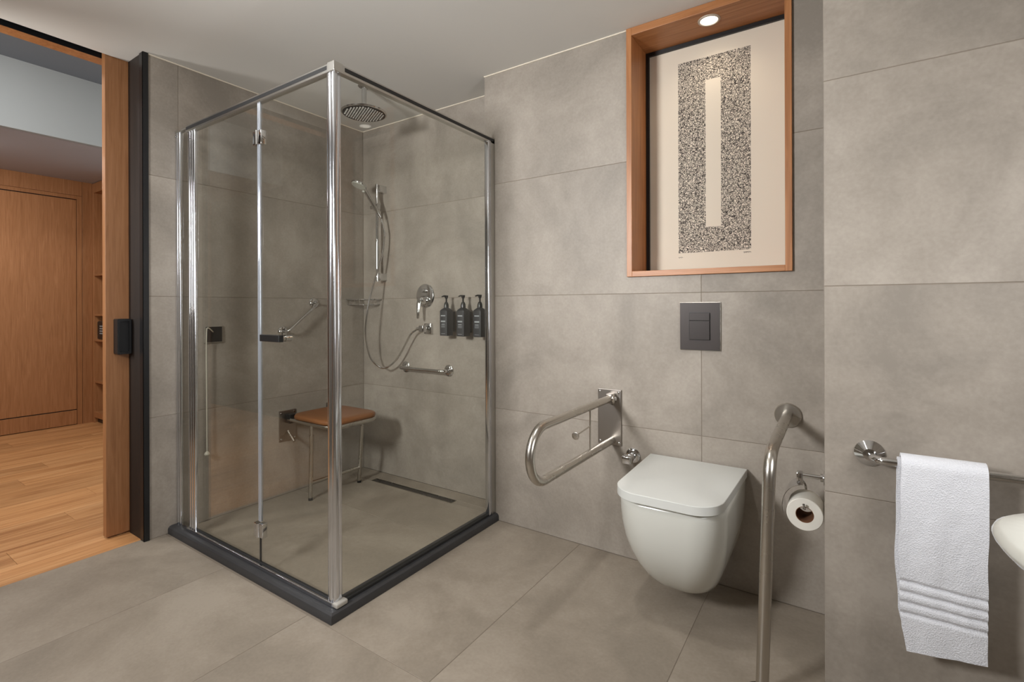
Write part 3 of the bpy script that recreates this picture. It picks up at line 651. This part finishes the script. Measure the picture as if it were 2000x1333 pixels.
# emergency pull cord
ec = thing('emergency_cord', 'white emergency pull cord hanging from a black wall switch', 'pull cord', (XL, 1.33, 0.355))
sp = obj('switch_plate', bmb(XL, XL + 0.010, 1.285, 1.377, 0.952, 1.044, 0.002), 'switch_edge', ec)
obj('rocker', bmb(XL + 0.010, XL + 0.0125, 1.290, 1.372, 0.957, 1.039, 0.001), 'switch', sp)
obj('cord', bmt(spline([(XL + 0.013, 1.325, 1.012), (XL + 0.030, 1.300, 1.030), (XL + 0.034, 1.287, 1.034), (XL + 0.033, 1.2835, 1.015), (XL + 0.030, 1.283, 0.90), (XL + 0.030, 1.284, 0.65), (XL + 0.030, 1.285, 0.375)], 6), 0.003, 8), 'cord', ec, True)
obj('pull_ball', bml((XL + 0.030, 1.285, 0.353), (0, 0, 1), [(0, 0), (0.002, 0.007), (0.007, 0.0125), (0.013, 0.0135), (0.020, 0.010), (0.026, 0.005), (0.027, 0)], 20), 'cord', ec, True)
# folding shower seat
se = thing('folding_shower_seat', 'wall-hung folding shower seat with brown pad and steel legs', 'shower seat', (-2.6, 1.92, 0))
for ya in (1.705, 2.035):
    wpz = obj('wall_plate', bmb(XL, XL + 0.006, ya, ya + 0.112, 0.325, 0.512, 0.002), 'steel_plate', se)
    for sy, sz in ((0.013, 0.340), (0.099, 0.340), (0.013, 0.497), (0.099, 0.497)):
        obj('screw', bml((XL + 0.006, ya + sy, sz), (1, 0, 0), [(0, 0.006), (0.003, 0.005), (0.003, 0)], 12), 'chrome', wpz, True)
    obj('hinge_bracket', bmb(XL + 0.006, XL + 0.055, ya + 0.038, ya + 0.074, 0.436, 0.492, 0.004), 'black_plastic', se)
yl, yr_, xf = 1.755, 2.085, -2.372
obj('seat_frame', bmt(rounded([(XL + 0.03, yl, 0.458), (xf, yl, 0.458), (xf, yr_, 0.458), (XL + 0.03, yr_, 0.458)], 0.09, 10), 0.0125, 16), 'steel', se, True)
pd = bmesh.new(); pc = ((-2.795 + -2.362) / 2, (yl + yr_) / 2); hx, hy = 0.205, 0.182
PS = lambda k, z: [Vector((a, b, z)) for a, b in rrect(pc[0], pc[1], hx - k, hy - k, 0.085 - k * 0.5, 8)]
loft(pd, [PS(0.012, 0.468), PS(0.002, 0.471), PS(0.0, 0.478), PS(0.0, 0.486), PS(0.004, 0.493), PS(0.014, 0.497), PS(0.06, 0.4985)])
obj('seat_pad', pd, 'leather', se, True, 1.2)
for y, yt, xt in ((1.771, 1.757, -2.585), (2.126, 2.084, -2.535)):
    lg = obj('leg', bmt([(-2.614, y, 0.006), (xt + 0.004, yt, 0.392)], 0.0125, 16), 'steel', se, True)
    obj('leg_sleeve', bmt([(xt + 0.004, yt, 0.385), (xt, yt, 0.448)], 0.0095, 16), 'steel', lg, True)
    obj('foot_cap', bml((-2.6135, y, 0.0), (0.1, 0, 1), [(0, 0.0130), (0.016, 0.0135), (0.016, 0.012)], 16), 'black_plastic', lg, True)
obj('cross_bar', bmt([(-2.604, 1.7675, 0.105), (-2.592, 2.115, 0.105)], 0.0105, 14), 'steel', se, True)
for ya in (1.76, 2.08): obj('stay', bmt([(XL + 0.008, ya, 0.385), (XL + 0.035, ya, 0.362), (XL + 0.075, ya, 0.330)], 0.008, 10), 'steel', se, True)

# ================================================================== NICHE, ARTWORK, LAMP
FX0, FX1, FZ0, FZ1, FY0, FY1 = -0.800, -0.149, 1.275, ZC - 0.001, 2.140, 2.372
FT = 0.024
ni = thing('picture_niche', 'oak lined wall niche around the framed print', 'wall niche', ((FX0 + FX1) / 2, YT, FZ0))
obj('side_board', bmb(FX0, FX0 + FT, FY0, FY1, FZ0, FZ1, 0.0012), 'oak_frame', ni)
obj('side_board', bmb(FX1 - FT, FX1, FY0, FY1, FZ0, FZ1, 0.0012), 'oak_frame', ni)
obj('bottom_board', bmb(FX0 + FT, FX1 - FT, FY0, FY1, FZ0, FZ0 + FT, 0.0012), 'oak_frame_x', ni)
obj('top_board', bmb(FX0 + FT, FX1 - FT, FY0, FY1, FZ1 - 0.034, FZ1, 0.0012), 'oak_frame_x', ni)
obj('back_panel', bmb(FX0, FX1, FY1, FY1 + 0.01, FZ0, FZ1), 'black_metal', ni)
IX0, IX1, IZ0, IZ1 = FX0 + FT, FX1 - FT, FZ0 + FT, FZ1 - 0.034
art = thing('framed_artwork', 'cream print of a black scribbled rectangle in a thin black frame', 'artwork', ((IX0 + IX1) / 2, 2.36, IZ0))
AY = 2.350; ax0, ax1, az0, az1 = IX0 + 0.016, IX1 - 0.008, IZ0 + 0.008, IZ1 - 0.018
fb = bmesh.new()
box(fb, IX0 + 0.001, ax0, AY - 0.012, FY1 - 0.001, IZ0 + 0.001, IZ1 - 0.001); box(fb, ax1, IX1 - 0.001, AY - 0.012, FY1 - 0.001, IZ0 + 0.001, IZ1 - 0.001)
box(fb, ax0, ax1, AY - 0.012, FY1 - 0.001, IZ0 + 0.001, az0); box(fb, ax0, ax1, AY - 0.012, FY1 - 0.001, az1, IZ1 - 0.001)
obj('frame', fb, 'black_metal', art)
def art_mat():
    m, nt, b = new_mat('scribble_print'); L = nt.links.new
    geo = nt.nodes.new('ShaderNodeNewGeometry'); sx = nt.nodes.new('ShaderNodeSeparateXYZ'); L(geo.outputs['Position'], sx.inputs[0])
    def inside(x0, x1, z0, z1):
        outs = []
        for ax, op, v in ((0, 'GREATER_THAN', x0), (0, 'LESS_THAN', x1), (2, 'GREATER_THAN', z0), (2, 'LESS_THAN', z1)):
            n = nt.nodes.new('ShaderNodeMath'); n.operation = op; n.inputs[1].default_value = v
            L(wob[ax].outputs[0], n.inputs[0]); outs.append(n)
        cur = outs[0]
        for n in outs[1:]:
            k = nt.nodes.new('ShaderNodeMath'); k.operation = 'MULTIPLY'; L(cur.outputs[0], k.inputs[0]); L(n.outputs[0], k.inputs[1]); cur = k
        return cur
    nz_ = nt.nodes.new('ShaderNodeTexNoise'); nz_.inputs['Scale'].default_value = 160; L(geo.outputs['Position'], nz_.inputs['Vector'])
    wob = {}
    for ax, o in ((0, 'X'), (2, 'Z')):
        n = nt.nodes.new('ShaderNodeMath'); n.operation = 'MULTIPLY_ADD'; n.inputs[1].default_value = 0.004
        L(nz_.outputs['Fac'], n.inputs[0]); L(sx.outputs[o], n.inputs[2]); wob[ax] = n
    s = AY / 2.27
    f = lambda x, z: (x * s, CAM_H + (z - CAM_H) * s)
    x0, z0 = f(-0.605, 1.380); x1, z1 = f(-0.308, 2.233); u0, w0 = f(-0.488, 1.488); u1, w1 = f(-0.425, 2.132)
    o = inside(x0 + 0.002, x1 + 0.002, z0 + 0.002, z1 + 0.002); i = inside(u0 + 0.002, u1 + 0.002, w0 + 0.002, w1 + 0.002)
    ii = nt.nodes.new('ShaderNodeMath'); ii.operation = 'SUBTRACT'; ii.use_clamp = True; L(o.outputs[0], ii.inputs[0]); L(i.outputs[0], ii.inputs[1])
    # two overlaid webs of pen lines
    wn = nt.nodes.new('ShaderNodeTexNoise'); wn.inputs['Scale'].default_value = 60; wn.inputs['Detail'].default_value = 2; L(geo.outputs['Position'], wn.inputs['Vector'])
    va = nt.nodes.new('ShaderNodeVectorMath'); va.operation = 'MULTIPLY_ADD'; va.inputs[1].default_value = (0.02, 0.02, 0.02); L(wn.outputs['Color'], va.inputs[0]); L(geo.outputs['Position'], va.inputs[2])
    ln = []
    for scale, wd, offx in ((112, 0.072, 0.0), (94, 0.062, 3.7)):
        ao = nt.nodes.new('ShaderNodeVectorMath'); ao.operation = 'ADD'; ao.inputs[1].default_value = (offx, 0, offx); L(va.outputs[0], ao.inputs[0])
        v = nt.nodes.new('ShaderNodeTexVoronoi'); v.feature = 'DISTANCE_TO_EDGE'; v.inputs['Scale'].default_value = scale; L(ao.outputs[0], v.inputs['Vector'])
        c = nt.nodes.new('ShaderNodeMapRange'); c.inputs[1].default_value = wd * 0.6; c.inputs[2].default_value = wd * 1.4; c.inputs[3].default_value = 1; c.inputs[4].default_value = 0
        L(v.outputs['Distance'], c.inputs[0]); ln.append(c)
    mxl = nt.nodes.new('ShaderNodeMath'); mxl.operation = 'MAXIMUM'; L(ln[0].outputs[0], mxl.inputs[0]); L(ln[1].outputs[0], mxl.inputs[1])
    fac = nt.nodes.new('ShaderNodeMath'); fac.operation = 'MULTIPLY'; L(mxl.outputs[0], fac.inputs[0]); L(ii.outputs[0], fac.inputs[1])
    mx = nt.nodes.new('ShaderNodeMix'); mx.data_type = 'RGBA'; mx.inputs['A'].default_value = srgb(216, 205, 188); mx.inputs['B'].default_value = srgb(66, 60, 57)
    L(fac.outputs[0], mx.inputs['Factor']); L(mx.outputs['Result'], b.inputs['Base Color'])
    b.inputs['Roughness'].default_value = 0.75; b.inputs['Specular IOR Level'].default_value = 0.2
    return m
pr_ = obj('print', bmb(ax0, ax1, AY, FY1 - 0.002, az0, az1), art_mat(), art)
s_ = AY / 2.27
def pen(x0, x1, z, n, amp):
    pts = []
    for i in range(n * 4 + 1):
        t = i / (n * 4); pts.append(Vector((x0 + (x1 - x0) * t + 0.0015 * math.sin(i * 2.1), AY - 0.0004, z + amp * math.sin(i * 1.5) * (0.6 + 0.4 * math.sin(i * 0.7)))))
    return bmt(spline(pts, 3), 0.0005, 5)
zz = CAM_H + (1.367 - CAM_H) * s_
obj('pencil_note', pen(-0.605 * s_, -0.586 * s_, zz - 0.006, 4, 0.003), 'gunmetal', art)
obj('pencil_note', pen(-0.337 * s_, -0.309 * s_, zz + 0.002, 7, 0.004), 'gunmetal', art)
la = thing('recessed_downlight', 'small round recessed downlight in the niche top', 'lamp', (-0.460, 2.212, IZ1 - 0.005))
obj('ring', bml((-0.460, 2.212, IZ1), (0, 0, -1), [(0, 0.045), (0.003, 0.044), (0.0045, 0.040), (0.0045, 0.036), (0.001, 0.034)], 40), 'lamp_ring', la, True)
obj('lens', bml((-0.460, 2.212, IZ1 - 0.001), (0, 0, -1), [(0, 0.034), (0.0015, 0.033), (0.002, 0)], 40), 'lamp_lens', la, True)
spot('niche_lamp', (-0.460, 2.212, IZ1 - 0.012), (-0.46, 2.25, 1.3), 2.4, (1.0, 0.86, 0.68), 2.5, 0.9, 0.03)

# ================================================================== TOILET AND AROUND IT
TX = -0.502
fp = thing('flush_plate', 'dark gunmetal flush plate above the toilet', 'flush plate', (-0.487, YT, 0.957))
px0, px1, pz0, pz1 = -0.5675, -0.406, 0.957, 1.158
obj('rim', bmb(px0, px1, YT - 0.006, YT, pz0, pz1, 0.001), 'steel', fp)
obj('plate', bmb(px0 + 0.0015, px1 - 0.0015, YT - 0.012, YT - 0.004, pz0 + 0.0015, pz1 - 0.0015, 0.001), 'gunmetal', fp)
obj('button_gap', bmb(-0.529, -0.444, YT - 0.0126, YT - 0.010, 1.000, 1.116), 'black_metal', fp)
obj('button', bmb(-0.527, -0.446, YT - 0.018, YT - 0.011, 1.082, 1.114, 0.001), 'gunmetal_dark', fp)
obj('button', bmb(-0.527, -0.446, YT - 0.018, YT - 0.011, 1.002, 1.0805, 0.001), 'gunmetal_dark', fp)

to = thing('toilet', 'white wall-hung toilet with closed lid', 'toilet', (TX, 1.92, 0.09))
def tsec(hw, yf, rf, z, yb=YT, e=0.014, n=10):
    """plan outline from the wall to a rounded front"""
    pts = [(TX + hw - e * 0, yb)]
    out = []
    out.append(Vector((TX - hw, yb, z)))
    for k in range(n + 1):   # left front corner
        t = PI + PI / 2 * k / n; out.append(Vector((TX - hw + rf + rf * math.cos(t), yf + rf + rf * math.sin(t) * 1.0, z)))
    m = 6
    for k in range(n + 1):
        t = 3 * PI / 2 + PI / 2 * k / n; out.append(Vector((TX + hw - rf + rf * math.cos(t), yf + rf + rf * math.sin(t), z)))
    out.append(Vector((TX + hw, yb, z)))
    # bow the straight front a little outwards
    for p in out:
        if p.y < yf + rf: p.y -= 0.016 * (1 - ((p.x - TX) / max(hw, 1e-3)) ** 2) * (rf / 0.1)
    return out
bowl = bmesh.new()
BS = [(0.090, 0.070, 1.905, 0.050), (0.092, 0.090, 1.880, 0.066), (0.098, 0.106, 1.858, 0.078), (0.112, 0.119, 1.836, 0.088), (0.15, 0.138, 1.795, 0.098), (0.20, 0.156, 1.755, 0.104), (0.25, 0.169, 1.726, 0.108), (0.30, 0.178, 1.706, 0.108),
      (0.36, 0.184, 1.693, 0.106), (0.40, 0.186, 1.688, 0.105), (0.43, 0.1865, 1.686, 0.104), (0.444, 0.186, 1.687, 0.103), (0.4525, 0.183, 1.691, 0.101), (0.456, 0.176, 1.698, 0.097)]
loft(bowl, [tsec(hw, yf, rf, z) for z, hw, yf, rf in BS])
obj('bowl', bowl, 'ceramic', to, True, 0.9)
def lsec(g_, z, yb=YT - 0.012):
    """lid outline: square back, sides swelling to rounded front corners"""
    out = []; hwf, yf, r = 0.184 - g_, 1.660 + g_, 0.088 - g_ * 0.5
    for p in tsec(hwf, yf, r, z, yb): out.append(p)
    for p in out:
        t = (p.y - 1.70) / (yb - 1.70); w = 1.0
        if t > 0: p.x = TX + (p.x - TX) * (1.0 + 0.055 * t * t)
    return out
st = bmesh.new(); loft(st, [lsec(0.016, 0.4562), lsec(0.014, 0.4575), lsec(0.014, 0.4625)]); obj('seat', st, 'lid', to, True, 0.7)
ld = bmesh.new(); loft(ld, [lsec(0.008, 0.4628), lsec(0.0012, 0.4634), lsec(0.0, 0.4645), lsec(0.0, 0.4925), lsec(0.0010, 0.4940), lsec(0.003, 0.4946)])
obj('lid', ld, 'lid', to, True, 0.5)

# fold-down grab rail
UX = -0.874
ur = thing('folding_grab_rail', 'brushed steel fold-down U-shaped grab rail left of the toilet', 'grab rail', (UX, YT, 0.5))
wp2 = obj('wall_plate', bmb(-0.945, -0.830, YT - 0.008, YT, 0.503, 0.760, 0.003), 'steel_plate', ur)
for sx_, sz in ((-0.934, 0.747), (-0.841, 0.747), (-0.934, 0.516), (-0.841, 0.516)):
    obj('screw', bml((sx_, YT - 0.008, sz), (0, -1, 0), [(0, 0.0065), (0.002, 0.006), (0.004, 0.003), (0.004, 0)], 14), 'chrome', wp2, True)
zu, zl, yf_ = 0.722, 0.526, 1.520; rz = (zu - zl) / 2
pth = [Vector((UX, YT - 0.020, zu)), Vector((UX, 1.80, zu)), Vector((UX, yf_, zu))] + arc((UX, yf_, zu - rz), (0, 0, 1), (0, -1, 0), rz, 0, PI, 20)[1:] + [Vector((UX, 1.80, zl)), Vector((UX, YT - 0.008, zl))]
obj('rail', bmt(pth, 0.0165, 20), 'steel', ur, True)
hb = obj('hinge_block', bmb(UX - 0.016, UX + 0.016, YT - 0.048, YT - 0.008, zu - 0.022, zu + 0.022, 0.004), 'steel_plate', ur)
obj('hinge_cap', bml((UX + 0.016, YT - 0.028, zu), (1, 0, 0), [(0, 0.024), (0.004, 0.024), (0.006, 0.020), (0.006, 0)], 28), 'steel', hb, True)
obj('hinge_pin', bml((UX + 0.022, YT - 0.028, zu), (1, 0, 0), [(0, 0.010), (0.005, 0.009), (0.008, 0.004), (0.008, 0)], 16), 'chrome', hb, True)
obj('paper_rod', bmt([(UX, 1.905, zl + 0.01), (UX, 1.905, zu - 0.01)], 0.0035, 10), 'steel', ur, True)
obj('paper_hook', bmt([(UX, 1.905, 0.640), (UX, 1.765, 0.628)], 0.003, 10), 'steel', ur, True)
obj('hook_disc', bml((UX, 1.770, 0.6285), (0, -1, -0.08), [(0, 0.015), (0.004, 0.0155), (0.005, 0.013), (0.005, 0)], 24), 'steel', ur, True)
# stop valve
sv = thing('stop_valve', 'chrome angle stop valve on the wall beside the toilet lid', 'valve', (-0.7775, YT, 0.44))
obj('flange', bml((-0.7775, YT, 0.470), (0, -1, 0), [(0, 0.033), (0.004, 0.033), (0.009, 0.024), (0.010, 0.014), (0.010, 0)], 32), 'chrome', sv, True)
obj('body', bml((-0.7775, YT - 0.008, 0.470), (0, -1, 0), [(0, 0.016), (0.030, 0.016), (0.032, 0.019), (0.050, 0.019), (0.052, 0.015), (0.052, 0)], 24), 'chrome', sv, True)
obj('knob', bmb(-0.800, -0.757, YT - 0.092, YT - 0.058, 0.452, 0.488, 0.006, 3), 'chrome', sv, True)
# grab rail standing on the floor
vr = thing('floor_grab_rail', 'bent brushed steel grab rail from the wall down to the floor', 'grab rail', (-0.19, 1.63, 0))
wx, wz = -0.1664, 0.7246
obj('wall_flange', bml((wx, YT, wz), (0, -1, 0), [(0, 0.046), (0.008, 0.046), (0.012, 0.043), (0.012, 0)], 40), 'steel', vr, True)
obj('rail', bmt(rounded([(wx, YT - 0.010, wz + 0.004), (-0.171, 1.612, 0.712), (-0.193, 1.606, 0.012)], 0.085, 10), 0.0175, 22), 'steel', vr, True)
obj('floor_flange', bml((-0.193, 1.606, 0), (0, 0, 1), [(0, 0.046), (0.008, 0.046), (0.012, 0.040), (0.012, 0.018)], 40), 'steel', vr, True)
# toilet roll holder + roll
HY = 1.935
rhd = thing('toilet_roll_holder', 'chrome toilet roll holder with a curved flap', 'roll holder', (XPIL, HY, 0.44))
obj('flange', bml((XPIL, HY, 0.569), (-1, 0, 0), [(0, 0.024), (0.006, 0.024), (0.009, 0.013), (0.016, 0.013), (0.016, 0.006)], 28), 'chrome', rhd, True)
obj('arm', bmt([(XPIL - 0.006, HY, 0.569), (-0.116, HY, 0.569)], 0.0072, 14), 'chrome', rhd, True)
obj('hinge', bmb(-0.124, -0.106, HY - 0.018, HY + 0.018, 0.536, 0.579, 0.003), 'chrome', rhd, True)
RC = Vector((-0.098, 0, 0.456)); ROLL_Y0, ROLL_Y1 = 1.878, 1.978
fl_ = bmesh.new()
def fsec(y, r):
    o_ = []
    for k in range(13):
        t = math.radians(100 + 100 * k / 12); o_.append(Vector((RC.x - 0.002 + r * 1.04 * math.cos(t), y, RC.z + 0.016 + r * 1.25 * math.sin(t))))
    return o_
s0 = fsec(ROLL_Y0 + 0.010, 0.062) + list(reversed(fsec(ROLL_Y0 + 0.010, 0.0606))); s1 = fsec(ROLL_Y1 + 0.004, 0.062) + list(reversed(fsec(ROLL_Y1 + 0.004, 0.0606)))
loft(fl_, [s0, s1]); obj('flap', fl_, 'chrome', rhd, True, 0.8)
zr = 0.4770
obj('rod', bmt(rounded([(-0.112, HY + 0.012, 0.552), (-0.100, ROLL_Y1 + 0.010, 0.52), (-0.098, ROLL_Y1 + 0.012, zr), (-0.098, ROLL_Y0 - 0.012, zr), (-0.100, ROLL_Y0 - 0.016, zr + 0.018)], 0.010, 5), 0.0038, 10), 'chrome', rhd, True)
ro = thing('toilet_roll', 'white toilet roll on the chrome holder', 'toilet roll', (RC.x, (ROLL_Y0 + ROLL_Y1) / 2, RC.z - 0.053))
pb = bmesh.new(); seg = 48; rings = []
for y, r in ((ROLL_Y0, 0.0265), (ROLL_Y0, 0.051), (ROLL_Y0 + 0.002, 0.0528), (ROLL_Y1 - 0.002, 0.0528), (ROLL_Y1, 0.051), (ROLL_Y1, 0.0265)):
    rings.append([Vector((RC.x + r * math.cos(2 * PI * k / seg), y, RC.z + r * math.sin(2 * PI * k / seg))) for k in range(seg)])
loft(pb, rings + [rings[0]], False, False); bmesh.ops.remove_doubles(pb, verts=list(pb.verts), dist=1e-6)
obj('paper', pb, 'paper_white', ro, True, 0.5)
cb_ = bmesh.new(); rings = []
for y, r in ((ROLL_Y0 + 0.0005, 0.0245), (ROLL_Y0 + 0.0005, 0.0264), (ROLL_Y1 - 0.0005, 0.0264), (ROLL_Y1 - 0.0005, 0.0245)):
    rings.append([Vector((RC.x + r * math.cos(2 * PI * k / seg), y, RC.z + r * math.sin(2 * PI * k / seg))) for k in range(seg)])
loft(cb_, rings + [rings[0]], False, False); bmesh.ops.remove_doubles(cb_, verts=list(cb_.verts), dist=1e-6)
obj('core', cb_, 'cardboard', ro, True, 0.5)

# ================================================================== TOWEL RAIL, TOWEL, BASIN
BY, BZ = 1.640, 0.727
tb = thing('towel_rail', 'chrome towel rail fixed to the projecting wall', 'towel rail', (0.35, YP, 0.68))
for xx in (0.068, 0.640): obj('flange', bml((xx, YP, BZ + 0.001), (0, -1, 0), [(0, 0.036), (0.004, 0.036), (0.016, 0.024), (0.024, 0.016), (0.026, 0.0)], 40), 'chrome', tb, True)
obj('bar', bmt(rounded([(0.070, YP - 0.012, BZ), (0.078, BY, BZ), (0.630, BY, BZ), (0.638, YP - 0.012, BZ)], 0.03, 8), 0.0105, 20), 'chrome', tb, True)
tw = thing('hand_towel', 'folded white terry hand towel hung over the chrome rail', 'towel', (0.21, BY, 0.26))
def towel_sheet(x0, x1, r_in, r_out, zf, zb_, seed, wob, skew, bands):
    """cloth folded over the bar: front drop to zf, back drop to zb_; closed slab between two radii"""
    path = []
    nF, nA, nB = 170, 14, 60
    def at(r):
        p = []
        for i in range(nF): p.append((BY - r, zf + (BZ - zf) * i / nF, (BZ - zf) * (1 - i / nF)))
        for i in range(nA + 1):
            t = PI - PI * i / nA; p.append((BY + r * math.cos(t), BZ + r * math.sin(t), 0))
        for i in range(1, nB + 1): p.append((BY + r, BZ + (zb_ - BZ) * i / nB, -(BZ - zb_) * i / nB))
        return p
    no_ = len(at(0.02)); nx = 26; bm = bmesh.new()
    def pt(p, i, out, u):
        y, z, s_ = p; x_ = x0 + (x1 - x0) * u
        drop = max(0.0, s_) if s_ > 0 else 0.0
        n1 = noise.noise(Vector((u * 3 + seed, z * 4.5, seed * 1.7))); n2 = noise.noise(Vector((u * 11 + seed, z * 26, 4.1 + seed)))
        yy = y + wob * n1 * (1.0 if s_ >= 0 else 0.5) * min(1, abs(s_) * 8) + 0.0012 * n2 * out
        if bands and s_ > 0 and out > 0:
            for zc in (0.352, 0.378, 0.404, 0.430):
                d = (z - zc - 0.010 * (0.5 - u)) / 0.0048
                yy += 0.0065 * math.exp(-d * d)
        edge = 0.006 * noise.noise(Vector((z * 9, u * 2 + seed, 2.2))) * min(1, abs(s_) * 6)
        x_ += edge + (0.010 if s_ > 0.30 else 0.0) * 0
        if s_ > 0:   # lower end a little narrower on the left, hem sagging to the right
            k = drop / max(1e-3, BZ - zf)
            x_ += (1 - u) * (0.010 * max(0, k - 0.88) / 0.12 + (-0.006) * math.sin(PI * min(1, k)))
            z += skew * (0.5 - u) * k ** 3
        return Vector((x_, yy, z))
    A_, B_ = at(r_in), at(r_out)
    In = [[bm.verts.new(pt(A_[i], i, 0, j / nx)) for j in range(nx + 1)] for i in range(no_)]
    Out = [[bm.verts.new(pt(B_[i], i, 1, j / nx)) for j in range(nx + 1)] for i in range(no_)]
    for S_ in (In, Out):
        for i in range(no_ - 1):
            for j in range(nx): bm.faces.new((S_[i][j], S_[i][j + 1], S_[i + 1][j + 1], S_[i + 1][j]))
    for i in range(no_ - 1):
        for j in (0, nx): bm.faces.new((In[i][j], In[i + 1][j], Out[i + 1][j], Out[i][j]))
    for i in (0, no_ - 1):
        for j in range(nx): bm.faces.new((In[i][j], In[i][j + 1], Out[i][j + 1], Out[i][j]))
    return bm
obj('inner_fold', towel_sheet(0.124, 0.292, 0.0125, 0.0175, 0.300, 0.36, 3.1, 0.004, 0.01, False), 'terry', tw, True, 1.2)
obj('outer_fold', towel_sheet(0.131, 0.296, 0.0215, 0.0285, 0.266, 0.33, 7.7, 0.005, -0.020, True), 'terry', tw, True, 1.2)

ba = thing('washbasin', 'white rounded washbasin hung on the side wall near the towel', 'washbasin', (0.53, 1.03, 0.62))
bcx, bcy = 0.430, 1.035
def bsec(k, z):
    a, b, bf = 0.235 - k, 0.245 - k, 0.165 - k * 0.8; w = XR - k * 0.3; n = 28
    out = [Vector((bcx - a * abs(math.cos(t)) ** 0.9, bcy + (bf if math.sin(t) >= 0 else -b) * abs(math.sin(t)) ** 0.9, z)) for t in [PI / 2 - PI * i / n for i in range(n + 1)]]
    return out + [Vector((w, bcy - b, z)), Vector((w, bcy + bf, z))]
bb = bmesh.new()
secs = [bsec(0.165, 0.655), bsec(0.13, 0.668), bsec(0.085, 0.700), bsec(0.050, 0.738), bsec(0.028, 0.762), bsec(0.020, 0.768), bsec(0.009, 0.773), bsec(0.002, 0.782), bsec(0.0, 0.789), bsec(0.003, 0.796), bsec(0.010, 0.800), bsec(0.050, 0.802), bsec(0.062, 0.799), bsec(0.080, 0.780), bsec(0.105, 0.735), bsec(0.13, 0.705), bsec(0.16, 0.698)]
loft(bb, secs); obj('bowl', bb, 'ceramic', ba, True, 0.8)
dn = bml((bcx + 0.08, bcy, 0.698), (0, 0, 1), [(0, 0.030), (0.003, 0.030), (0.004, 0.024), (0.004, 0)], 28); obj('waste', dn, 'chrome', ba, True)
obj('trap', bmt(rounded([(bcx + 0.08, bcy, 0.665), (bcx + 0.08, bcy, 0.52), (XR - 0.02, bcy, 0.52), (XR, bcy, 0.52)], 0.05, 6), 0.018, 16), 'chrome', ba, True)
bpy.context.view_layer.update()
